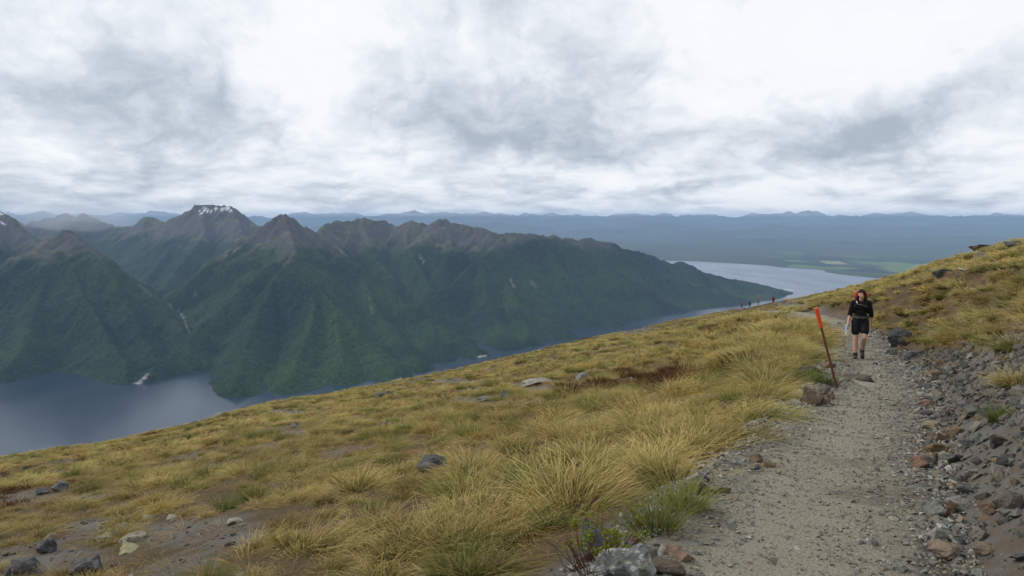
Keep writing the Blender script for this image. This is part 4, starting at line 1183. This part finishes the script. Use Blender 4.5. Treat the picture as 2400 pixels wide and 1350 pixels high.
# stones on the bare patches of the slope
x5, y5 = jitter_field(0.13, 4, 14)
x3, y3 = jitter_field(0.30, 14, 30)
x4, y4 = jitter_field(0.75, 30, 120)
x3, y3 = np.concatenate([x5, x3, x4]), np.concatenate([y5, y3, y4])
i3, o3 = path_coords(x3, y3)
b3 = bare_mask(x3, y3)
k3 = (np.abs(o3) > PC[i3, 3] + 0.2) & (RNG.random(len(x3)) < 0.03 + 0.75 * b3)
x3, y3 = x3[k3], y3[k3]; n = len(x3)
s_ = np.clip(RNG.lognormal(-3.1, 0.6, n), 0.015, 0.30) * np.interp(np.hypot(x3, y3), [5, 14, 30, 100], [0.62, 0.8, 1.6, 3.0])
scatter("slope_rubble", c_rub, np.stack([x3, y3, hill_z(x3, y3) + s_ * 0.1], 1), RNG.random((n, 3)) * (0.5, 0.5, 6.28), np.stack([s_ * 1.3, s_, s_ * 0.6], 1), np.arange(n) % 10,
        "scattered stones on bare patches of the tussock slope", "rubble")
# ================================================================== marker poles
M_ORANGE = simple_mat("orange_sleeve", (0.72, 0.085, 0.02), 0.55, 0.35, 0.18, 9)
M_RUST = simple_mat("rusty_post", (0.15, 0.058, 0.038), 0.85, 0.2, 0.45, 22, bump=0.4)
M_BOLT = simple_mat("dull_bolt", (0.12, 0.11, 0.10), 0.6, 0.4)
def prism(name, L, r0, r1, n, mat, z0=0.0, star=0.0, cap=True):
    V, F = [], []
    for k, (zz_, rr_) in enumerate(((z0, r0), (z0 + L * 0.33, r0 + (r1 - r0) * .33), (z0 + L * 0.66, r0 + (r1 - r0) * .66), (z0 + L, r1))):
        for a in range(n):
            q = rr_ * (1 - star * (a % 2))
            V.append((q * math.cos(a * 2 * math.pi / n), q * math.sin(a * 2 * math.pi / n), zz_))
    for k in range(3):
        for a in range(n):
            F.append((k * n + a, k * n + (a + 1) % n, (k + 1) * n + (a + 1) % n, (k + 1) * n + a))
    me = bpy.data.meshes.new(name)
    me.from_pydata(V, [], F + [tuple(range(n))[::-1], tuple(range(3 * n, 4 * n))])
    me.materials.append(mat)
    return me
def pole(base, top, width, sleeve, label):
    base, top = Vector(base), Vector(top)
    d_ = top - base; L = d_.length
    e = empty("marker_pole", base)
    e.rotation_mode = "QUATERNION"
    e.rotation_quaternion = d_.to_track_quat("Z", "Y")
    link(bpy.data.objects.new("post", prism("post", L * (1 - sleeve * 0.5) + 0.25, width * 0.5, width * 0.46, 12, M_RUST, -0.25, 0.22)), e)
    sl = link(bpy.data.objects.new("sleeve", prism("sleeve", L * sleeve, width * 0.80, width * 0.78, 16, M_ORANGE, L * (1 - sleeve))), e)
    link(bpy.data.objects.new("bolt", prism("bolt", 0.012, 0.012, 0.008, 6, M_BOLT, 0.0)), sl).location = (0, -width * 0.78, L * (1 - sleeve * 0.25))
    return tag(e, label, "pole", "trail marker poles")
pb = on_ground(1962, 912)
pole(pb, P(1913, 722, pb[1] - 0.05), 0.040, 0.235, "leaning rusty marker pole with orange sleeve at the path edge")
def at_depth(px_, depth):
    t, _ = slope(px_, 715)
    return (t * depth, depth, ground(t * depth, depth))
pf = at_depth(1777, 112.0)
pole(pf, (pf[0] + 0.02, pf[1], pf[2] + 1.85), 0.09, 0.33, "thin distant marker pole with orange top near the far hikers")

# ================================================================== people
def skin_shape(name, parts, voxel, mat, parent=None, smooth=4):
    """one closed surface grown round a set of tapering limbs: ('c', p0, r0, p1, r1) and ('e', centre, radii)"""
    bm = bmesh.new()
    def ball(c, rx, ry, rz):
        bmesh.ops.create_icosphere(bm, subdivisions=2, radius=1.0, matrix=Matrix.Translation(c) @ Matrix.Diagonal((rx, ry, rz, 1)))
    for p in parts:
        if p[0] == "e":
            ball(Vector(p[1]), *p[2])
        else:
            a, r0, b, r1 = Vector(p[1]), p[2], Vector(p[3]), p[4]
            L = (b - a).length
            n = max(2, int(L / (min(r0, r1) * 0.45)) + 1)
            fl = p[5] if len(p) > 5 else 1.0
            for i in range(n + 1):
                t = i / n; r_ = r0 + (r1 - r0) * t
                ball(a.lerp(b, t), r_, r_ * fl, r_)
    me = bpy.data.meshes.new(name); bm.to_mesh(me); bm.free()
    o = bpy.data.objects.new(name, me); COL.objects.link(o)
    md = o.modifiers.new("r", "REMESH"); md.mode = "VOXEL"; md.voxel_size = voxel; md.use_smooth_shade = True
    ms = o.modifiers.new("s", "SMOOTH"); ms.iterations = smooth; ms.factor = 0.5
    dg = bpy.context.evaluated_depsgraph_get()
    new = bpy.data.meshes.new_from_object(o.evaluated_get(dg))
    o.modifiers.clear(); o.data = new
    new.materials.clear(); new.materials.append(mat)
    if parent is not None:
        o.parent = parent
    return o

def mirror_arm(sh, el_, wr, rs_):
    return [("c", sh, rs_[0], el_, rs_[1]), ("c", el_, rs_[1], wr, rs_[2])]

def hand(wr, dirv, thumb_side, curl, s=1.0):
    """palm, four unequal bent fingers and a thumb leaving the side of the palm"""
    wr, d_ = Vector(wr), Vector(dirv).normalized()
    fwd = Vector((0, -1, 0)); lat = d_.cross(fwd).normalized(); fwd = lat.cross(d_).normalized()
    palm_end = wr + d_ * 0.085 * s
    out_ = [("c", wr, 0.024 * s, wr + d_ * 0.04 * s, 0.028 * s)]
    for k, ln in enumerate((0.072, 0.080, 0.074, 0.058)):
        o_ = fwd * (0.030 - 0.020 * k) * s
        a = palm_end + o_; out_.append(("c", wr + d_ * 0.03 * s + o_ * 0.8, 0.014 * s, a, 0.0125 * s))
        b = a + (d_ * (1 - curl * 0.4) - lat * thumb_side * curl * 0.5).normalized() * ln * 0.5 * s
        c_ = b + (d_ * (1 - curl) - lat * thumb_side * (0.25 + curl * 0.9)).normalized() * ln * 0.5 * s
        out_ += [("c", a, 0.0105 * s, b, 0.0095 * s), ("c", b, 0.0095 * s, c_, 0.008 * s)]
    a = wr + d_ * 0.025 * s + fwd * 0.022 * s
    b = a + (d_ * 0.6 + fwd * 0.8 - lat * thumb_side * 0.3).normalized() * 0.045 * s
    c_ = b + (d_ * 0.95 - lat * thumb_side * 0.5 + fwd * 0.1).normalized() * 0.035 * s
    return out_ + [("c", a, 0.0135 * s, b, 0.0115 * s), ("c", b, 0.0115 * s, c_, 0.0095 * s)]

M_SKIN, g, out = material("hiker_skin")  # one skin tone for every figure, varied only by noise
tc = g.n("ShaderNodeTexCoord").outputs["Object"]
bs = g.n("ShaderNodeBsdfPrincipled", None, Base__Color=g.mix(g.noise(tc, 14, 4), (0.44, 0.235, 0.155, 1), (0.56, 0.32, 0.225, 1)), Roughness=0.55)
bs.inputs["Subsurface Weight"].default_value = 0.08; bs.inputs["Subsurface Radius"].default_value = (0.02, 0.008, 0.004)
g.set(out.inputs[0], bs)
M_BLACK = simple_mat("black_fleece", (0.010, 0.010, 0.012), 0.9, 0.2, 0.35, 30, bump=0.3)
M_SHORT = simple_mat("black_shorts", (0.011, 0.011, 0.014), 0.85, 0.2, 0.3, 25, bump=0.3)
M_HAIR = simple_mat("dark_brown_hair", (0.030, 0.012, 0.009), 0.7, 0.15, 0.5, 60, bump=0.5)
M_BOOT = simple_mat("dark_boot_leather", (0.018, 0.018, 0.021), 0.6, 0.3, 0.4, 40)
M_SOLE = simple_mat("boot_sole", (0.10, 0.10, 0.105), 0.8, 0.2)
M_SOCK = simple_mat("dark_sock", (0.03, 0.026, 0.04), 0.95, 0.1)
M_STRAP = simple_mat("grey_strap", (0.055, 0.057, 0.058), 0.8, 0.2, 0.2, 60)
M_WEB = simple_mat("grey_webbing", (0.16, 0.16, 0.15), 0.7, 0.2)
M_WHITE = simple_mat("pale_label", (0.72, 0.72, 0.70), 0.6, 0.3)
M_PACKR = simple_mat("red_pack_cloth", (0.50, 0.030, 0.022), 0.7, 0.3, 0.3, 12, bump=0.3)
M_EYE = simple_mat("dark_eye", (0.02, 0.015, 0.012), 0.3, 0.5)
M_LIP = simple_mat("lip", (0.40, 0.13, 0.11), 0.5, 0.3)

# ---- the walker: facing the camera, head bent, right leg planted in front, left knee coming forward
feet = on_ground(2013, 841)
WK = empty_yaw = math.atan2(feet[0], feet[1]) * -1.0 + 0.06      # she faces back along the line of sight
J = dict(hipR=(-.085, 0, .90), kneeR=(-.095, -.055, .49), ankR=(-.088, -.085, .095),
         hipL=(.085, 0, .90), kneeL=(.090, -.150, .530), ankL=(.070, .090, .195),
         shR=(-.172, .01, 1.335), elR=(-.232, .03, 1.075), wrR=(-.268, -.085, .850),
         shL=(.172, .01, 1.335), elL=(.232, .075, 1.075), wrL=(.252, .085, .850))
headc = Vector((0.0, -0.075, 1.545))
body_parts = [("e", (0, 0.01, .94), (.155, .115, .12)), ("e", (0, .005, 1.10), (.130, .095, .14)), ("e", (0, 0, 1.27), (.150, .110, .14)), ("c", (-.13, .01, 1.355), .05, (0, .01, 1.41), .05), ("c", (.13, .01, 1.355), .05, (0, .01, 1.41), .05),
              ("c", (0, 0, 1.38), .062, (0, -.045, 1.47), .052),
              ("e", headc + Vector((0, .012, .022)), (.074, .088, .092)), ("e", headc + Vector((0, -.030, -.045)), (.055, .055, .060)), ("e", headc + Vector((0, -.050, -.082)), (.030, .028, .022)),
              ("c", headc + Vector((0, -.076, .008)), .010, headc + Vector((0, -.098, -.032)), .014),
              ("e", headc + Vector((-.034, -.066, -.030)), (.022, .018, .020)), ("e", headc + Vector((.034, -.066, -.030)), (.022, .018, .020)),
              ("e", headc + Vector((-.076, .01, -.012)), (.010, .020, .030)), ("e", headc + Vector((.076, .01, -.012)), (.010, .020, .030)),
              ("c", J["hipR"], .092, J["kneeR"], .060), ("c", J["kneeR"], .058, (-.090, -.055, .33), .056), ("c", (-.090, -.055, .33), .056, J["ankR"], .036),
              ("c", J["hipL"], .092, J["kneeL"], .060), ("c", J["kneeL"], .058, (.083, .0, .36), .056), ("c", (.083, .0, .36), .056, J["ankL"], .036),
              ("c", J["ankR"], .034, (-.09, -.15, .050), .022), ("c", J["ankL"], .034, (.076, .02, .085), .022)]
for s_ in ("R", "L"):
    body_parts += mirror_arm(J["sh" + s_], J["el" + s_], J["wr" + s_], (.056, .043, .027))
body_parts += hand(J["wrR"], (-.06, -.25, -1), -1, 0.75) + hand(J["wrL"], (.05, -.15, -1), 1, 0.35)
person = skin_shape("person", body_parts, 0.0062, M_SKIN, None, 3)
person.location = feet; person.rotation_euler = (0, 0, WK)
tag(person, "walker in black top and shorts with a red backpack coming up the path", "person")
def wear(name, parts, vox, mat, smooth=4):
    return skin_shape(name, parts, vox, mat, person, smooth)
wear("top", [("e", (0, .005, 1.0), (.172, .130, .10)), ("e", (0, .005, 1.12), (.158, .122, .14)), ("e", (0, -.005, 1.27), (.172, .134, .14)), ("e", (-.07, -.085, 1.255), (.075, .06, .07)), ("e", (.07, -.085, 1.255), (.075, .06, .07)),
             ("c", (-.145, .01, 1.345), .062, (-.03, .015, 1.415), .058), ("c", (.145, .01, 1.345), .062, (.03, .015, 1.415), .058),
             ("c", J["shR"], .064, J["elR"], .056), ("c", J["elR"], .056, (-.238, .015, 1.035), .053),
             ("c", J["shL"], .064, J["elL"], .056), ("c", J["elL"], .056, (.236, .066, 1.035), .053)], 0.009, M_BLACK)
wear("shorts", [("e", (0, .01, .94), (.180, .140, .11)), ("e", (0, .005, .86), (.10, .11, .08)), ("c", (-.088, .005, .88), .114, (-.098, -.040, .70), .104), ("c", (-.098, -.040, .70), .104, (-.100, -.048, .66), .100), ("c", (.088, 0, .88), .114, (.094, -.080, .70), .104), ("c", (.094, -.080, .70), .104, (.095, -.090, .675), .100)], 0.009, M_SHORT)
hair = wear("hair", [("e", headc + Vector((0, .028, .048)), (.086, .092, .084)), ("c", headc + Vector((-.062, .03, .03)), .034, headc + Vector((-.070, .05, -.09)), .026),
                     ("c", headc + Vector((.058, .005, .045)), .036, headc + Vector((.076, -.02, -.06)), .034), ("c", headc + Vector((.076, -.02, -.06)), .034, (.085, -.075, 1.36), .026),
                     ("c", headc + Vector((-.045, -.045, .075)), .026, headc + Vector((.05, -.058, .06)), .028), ("c", headc + Vector((.05, -.058, .06)), .028, headc + Vector((.074, -.045, -.02)), .026)], 0.008, M_HAIR, 2)
for sx, a in (("R", (-.089, -.082, 0)), ("L", (.075, .070, .055))):
    ank = J["ank" + sx]
    wear("sock", [("c", ank, .043, (ank[0], ank[1] + .012, ank[2] + .055), .042)], 0.008, M_SOCK)
    if sx == "R":
        bt = wear("boot", [("c", (ank[0], ank[1] + .01, ank[2] + .035), .056, (ank[0], ank[1] + .01, .058), .056), ("c", (ank[0], ank[1] + .02, .052), .052, (ank[0] - .005, ank[1] - .150, .050), .048)], 0.008, M_BOOT)
        skin_shape("sole", [("c", (ank[0], ank[1] + .03, .018), .042, (ank[0] - .005, ank[1] - .15, .018), .042)], 0.009, M_SOLE, bt).scale = (1, 1, .5)
    else:
        bt = wear("boot", [("c", (ank[0], ank[1] + .01, ank[2] + .035), .056, (ank[0], ank[1], ank[2] - .04), .056), ("c", (ank[0], ank[1] + .02, ank[2] - .05), .052, (ank[0] + .004, ank[1] - .130, .055), .048)], 0.008, M_BOOT)
        so = skin_shape("sole", [("c", (ank[0], ank[1] + .045, ank[2] - .075), .040, (ank[0] + .004, ank[1] - .125, .020), .038)], 0.009, M_SOLE, bt)
for sx in (-1, 1):
    wear("eye", [("e", headc + Vector((sx * .030, -.0745, -.002)), (.013, .008, .006))], 0.003, M_EYE, 1)
    wear("eyebrow", [("c", headc + Vector((sx * .016, -.0745, .016)), .004, headc + Vector((sx * .046, -.066, .018)), .003)], 0.003, M_HAIR, 1)
wear("mouth", [("c", headc + Vector((-.018, -.078, -.060)), .0055, headc + Vector((.018, -.078, -.060)), .0055)], 0.003, M_LIP, 1)

pack = empty("backpack", feet, WK)
tag(pack, "red backpack with grey straps on the black clad walker's back", "backpack")
bk = skin_shape("pack_body", [("e", (0, .25, 1.14), (.15, .12, .24)), ("e", (0, .25, 1.34), (.165, .12, .16)), ("c", (-.085, .23, 1.48), .075, (.085, .23, 1.48), .075), ("c", (-.09, .26, 1.0), .06, (.09, .26, 1.0), .06)], 0.016, M_PACKR, pack)
skin_shape("pack_lid", [("c", (-.085, .20, 1.535), .055, (.085, .20, 1.53), .058), ("c", (-.08, .27, 1.51), .05, (.08, .27, 1.51), .05)], 0.014, M_PACKR, pack)
skin_shape("hip_belt", [("c", (-.165, -.03, 1.005), .030, (-.06, -.125, .995), .030), ("c", (-.06, -.125, .995), .030, (.06, -.125, .995), .030), ("c", (.06, -.125, .995), .030, (.165, -.03, 1.005), .030), ("c", (-.165, -.03, 1.005), .030, (-.17, .14, 1.02), .03), ("c", (.165, -.03, 1.005), .030, (.17, .14, 1.02), .03)], 0.010, M_STRAP, pack, 3)
for sx in (-1, 1):
    st = skin_shape("shoulder_strap", [("c", (sx * .095, .15, 1.43), .026, (sx * .10, .03, 1.455), .026), ("c", (sx * .10, .03, 1.455), .026, (sx * .105, -.10, 1.37), .026), ("c", (sx * .105, -.10, 1.37), .026, (sx * .125, -.135, 1.25), .022), ("c", (sx * .125, -.135, 1.25), .022, (sx * .165, -.02, 1.10), .018)], 0.009, M_BLACK, pack, 3)
    if sx < 0:
        skin_shape("strap_label", [("c", (-.108, -.128, 1.385), .013, (-.092, -.142, 1.345), .013)], 0.006, M_WHITE, st, 1)
skin_shape("strap_label", [("e", (.065, .06, 1.575), (.018, .012, .025))], 0.006, M_WHITE, pack, 1)
skin_shape("chest_strap", [("c", (-.105, -.15, 1.312), .007, (0, -.165, 1.315), .007), ("c", (0, -.165, 1.315), .007, (.11, -.15, 1.27), .007)], 0.005, M_WEB, pack, 1)

# ---- the bottle in her right hand
M_PET, g, out = material("clear_plastic")
bs = g.n("ShaderNodeBsdfPrincipled", None, Base__Color=(0.80, 0.88, 0.98, 1), Roughness=0.12, IOR=1.4)
bs.inputs["Transmission Weight"].default_value = 0.55
g.set(out.inputs[0], bs)
M_CAP = simple_mat("white_cap", (0.75, 0.78, 0.82), 0.4, 0.4)
M_BLAB = simple_mat("blue_label", (0.25, 0.36, 0.62), 0.5, 0.4)
def lathe(name, prof, mat, n=16):
    V, F = [], []
    for (r_, z_) in prof:
        V += [(r_ * math.cos(a * 2 * math.pi / n), r_ * math.sin(a * 2 * math.pi / n), z_) for a in range(n)]
    for k in range(len(prof) - 1):
        F += [(k * n + a, k * n + (a + 1) % n, (k + 1) * n + (a + 1) % n, (k + 1) * n + a) for a in range(n)]
    me = bpy.data.meshes.new(name); me.from_pydata(V, [], F); me.materials.append(mat)
    for p in me.polygons: p.use_smooth = True
    return me
rot = Matrix.Rotation(WK, 4, "Z")
hp = Vector(feet) + rot @ Vector((-.292, -.125, .780))
bo = empty("water_bottle", hp)
bo.rotation_euler = (math.radians(180) - 0.15, 0.12, WK)
tag(bo, "clear plastic water bottle held low in the walker's hand", "bottle")
link(bpy.data.objects.new("bottle_body", lathe("bottle_body", [(0.0, -.045), (.029, -.045), (.032, -.03), (.032, .10), (.028, .125), (.013, .150), (.013, .165)], M_PET)), bo)
link(bpy.data.objects.new("cap", lathe("cap", [(.0, .186), (.0145, .186), (.0155, .182), (.0155, .162), (.0, .162)], M_CAP)), bo)
link(bpy.data.objects.new("wrap_label", lathe("wrap_label", [(.0328, .015), (.0332, .02), (.0332, .07), (.0328, .075)], M_BLAB)), bo)

# ---- the hikers far down the path
def far_hiker(loc, rz, topc, legc, packc, label, plabel, stride=0.1):
    mt, ml, mp = simple_mat("far_top", topc, 0.9, 0.1, 0.2), simple_mat("far_trousers", legc, 0.9, 0.1, 0.2), simple_mat("far_pack", packc, 0.8, 0.2, 0.2)
    b = skin_shape("person", [("e", (0, 0, .95), (.16, .12, .12)), ("e", (0, 0, 1.2), (.17, .12, .22)), ("c", (0, 0, 1.4), .06, (0, -.03, 1.5), .055), ("e", (0, -.05, 1.60), (.08, .095, .115)), ("c", (0, -.13, 1.60), .015, (0, -.145, 1.575), .018),
                              ("c", (-.09, 0, .9), .09, (-.10, -stride, .48), .065), ("c", (-.10, -stride, .48), .06, (-.10, -stride * .8, .05), .05), ("c", (-.10, -stride * .8, .05), .045, (-.10, -stride * .8 - .14, .04), .04),
                              ("c", (.09, 0, .9), .09, (.10, stride * .3, .48), .065), ("c", (.10, stride * .3, .48), .06, (.10, stride * 1.4, .08), .05), ("c", (.10, stride * 1.4, .08), .045, (.10, stride * 1.4 - .14, .045), .04),
                              ("c", (-.18, 0, 1.4), .06, (-.25, .03, 1.12), .05), ("c", (-.25, .03, 1.12), .05, (-.25, -.12, .90), .04), ("c", (.18, 0, 1.4), .06, (.25, .03, 1.12), .05), ("c", (.25, .03, 1.12), .05, (.25, -.10, .90), .04)], 0.025, M_SKIN, None, 3)
    b.location = loc; b.rotation_euler = (0, 0, rz)
    skin_shape("jacket", [("e", (0, 0, 1.02), (.19, .15, .12)), ("e", (0, 0, 1.22), (.20, .15, .22)), ("c", (-.18, 0, 1.4), .08, (-.25, .03, 1.12), .07), ("c", (-.25, .03, 1.12), .07, (-.25, -.09, .95), .055), ("c", (.18, 0, 1.4), .08, (.25, .03, 1.12), .07), ("c", (.25, .03, 1.12), .07, (.25, -.08, .95), .055)], 0.025, mt, b, 3)
    skin_shape("trousers", [("e", (0, 0, .95), (.18, .14, .1)), ("c", (-.09, 0, .88), .11, (-.10, -stride, .48), .085), ("c", (-.10, -stride, .48), .08, (-.10, -stride * .8, .12), .07), ("c", (.09, 0, .88), .11, (.10, stride * .3, .48), .085), ("c", (.10, stride * .3, .48), .08, (.10, stride * 1.4, .14), .07)], 0.025, ml, b, 3)
    skin_shape("hair", [("e", (0, -.025, 1.64), (.092, .10, .105))], 0.02, M_HAIR, b, 2)
    tag(b, label, "person", "hikers far along the path")
    pk = empty("backpack", loc, rz)
    skin_shape("pack_body", [("e", (0, .26, 1.15), (.17, .13, .26)), ("c", (-.10, .24, 1.45), .09, (.10, .24, 1.45), .09)], 0.025, mp, pk, 3)
    skin_shape("shoulder_strap", [("c", (-.1, .14, 1.42), .03, (-.1, -.13, 1.40), .03), ("c", (-.1, -.13, 1.40), .03, (-.13, -.16, 1.2), .03)], 0.02, M_STRAP, pk, 2)
    skin_shape("shoulder_strap", [("c", (.1, .14, 1.42), .03, (.1, -.13, 1.40), .03), ("c", (.1, -.13, 1.40), .03, (.13, -.16, 1.2), .03)], 0.02, M_STRAP, pk, 2)
    tag(pk, plabel, "backpack", "packs on the far hikers")
def crest_point(px_, head_py, hgt):
    """a place on the far ground where a figure's head shows at a picture row"""
    t, s = slope(px_, head_py)
    yy = np.arange(125, 260, 0.5)
    err = (hill_z(t * yy, yy) + hgt) - s * yy
    sgn = np.nonzero((err[:-1] > 0) & (err[1:] <= 0))[0]
    k = sgn[0] if len(sgn) else int(np.abs(err).argmin())
    return (t * yy[k], yy[k], float(hill_z(np.array([t * yy[k]]), np.array([yy[k]]))[0]))
far_hiker(at_depth(1739, 176.0), 1.3, (0.26, 0.03, 0.035), (0.045, 0.05, 0.085), (0.36, 0.035, 0.03), "far hiker in a red top standing furthest down the path", "red pack on the far hiker furthest down the path", 0.05)
far_hiker(at_depth(1757, 172.0), 1.9, (0.05, 0.06, 0.11), (0.014, 0.016, 0.024), (0.09, 0.11, 0.22), "far hiker in dark blue walking between the red hiker and the thin pole", "blue pack on the far hiker in dark clothes", 0.12)
far_hiker(crest_point(1813, 694, 1.72), 3.3, (0.20, 0.02, 0.03), (0.03, 0.025, 0.03), (0.24, 0.02, 0.03), "far hiker in dark red half hidden by the crest", "dark red pack on the hiker half hidden by the crest", 0.12)

# ================================================================== on the water
M_FOAM = simple_mat("foam", (0.75, 0.77, 0.78), 0.6, 0.3, 0.2, 0.05)
M_HULL = simple_mat("white_hull", (0.80, 0.80, 0.78), 0.4, 0.4)
M_GLASS = simple_mat("dark_cabin_glass", (0.02, 0.025, 0.03), 0.1, 0.6)
def lake_at(px_, py_):
    t, s = slope(px_, py_); dpt = LAKE / s
    return (t * dpt, dpt, LAKE)
def boat(loc, rz, L, label):
    e = empty("boat", loc, rz); tag(e, label, "boat")
    V, F = [], []
    st = [(-.5, .13), (-.2, .16), (.15, .15), (.38, .09), (.5, .01)]
    for (a, w) in st:
        V += [(a * L, -w * L * .7, -.03 * L), (a * L, -w * L, .09 * L), (a * L, w * L, .09 * L), (a * L, w * L * .7, -.03 * L)]
    for k in range(len(st) - 1):
        for a in range(4):
            F.append((k * 4 + a, k * 4 + (a + 1) % 4, k * 4 + 4 + (a + 1) % 4, k * 4 + 4 + a))
    F += [(3, 2, 1, 0), (16, 17, 18, 19)]
    me = bpy.data.meshes.new("hull"); me.from_pydata(V, [], F); me.materials.append(M_HULL); link(bpy.data.objects.new("hull", me), e)
    def block(nm, x0, x1, w, z0, z1, rake, mat):
        me = bpy.data.meshes.new(nm)
        me.from_pydata([(x0 * L, -w * L, z0 * L), (x1 * L, -w * L, z0 * L), (x1 * L, w * L, z0 * L), (x0 * L, w * L, z0 * L), (x0 * L, -w * L * .9, z1 * L), ((x1 - rake) * L, -w * L * .9, z1 * L), ((x1 - rake) * L, w * L * .9, z1 * L), (x0 * L, w * L * .9, z1 * L)], [],
                       [(3, 2, 1, 0), (4, 5, 6, 7), (0, 1, 5, 4), (1, 2, 6, 5), (2, 3, 7, 6), (3, 0, 4, 7)])
        me.materials.append(mat); link(bpy.data.objects.new(nm, me), e)
    block("cabin", -.25, .2, .11, .09, .17, .04, M_HULL); block("cabin_window", -.22, .165, .1135, .115, .15, .02, M_GLASS); block("cabin_roof", -.28, .2, .12, .171, .19, .03, M_HULL)
boat(lake_at(1334, 795), 0.5, 17.0, "small white boat on the narrow lake arm under the forested spur")
def foam_strip(name, pts, width, label):
    W = [np.array(lake_at(*p)) for p in pts]
    V = []
    for k, w in enumerate(W):
        f = math.sin(math.pi * (k + 0.3) / (len(W) - 0.4)) * width
        for q in (-1, 1):
            V.append((w[0], w[1] + q * f, LAKE + 0.35))
    me = mesh_np(name, V, np.array([(2 * k, 2 * k + 2, 2 * k + 3, 2 * k + 1) for k in range(len(W) - 1)]), M_FOAM)
    tag(link(bpy.data.objects.new(name, me)), label, "water", kind="structure")
foam_strip("wake_water", [(1754, 698.6), (1762, 697.4), (1772, 696.6), (1782, 696.2), (1792, 696.0)], 26, "white boat wake on the lake off the wooded point")
foam_strip("shoal_water", [(1832, 679.4), (1840, 679.7), (1850, 679.8), (1860, 679.8)], 22, "white broken water off the tip of the headland")
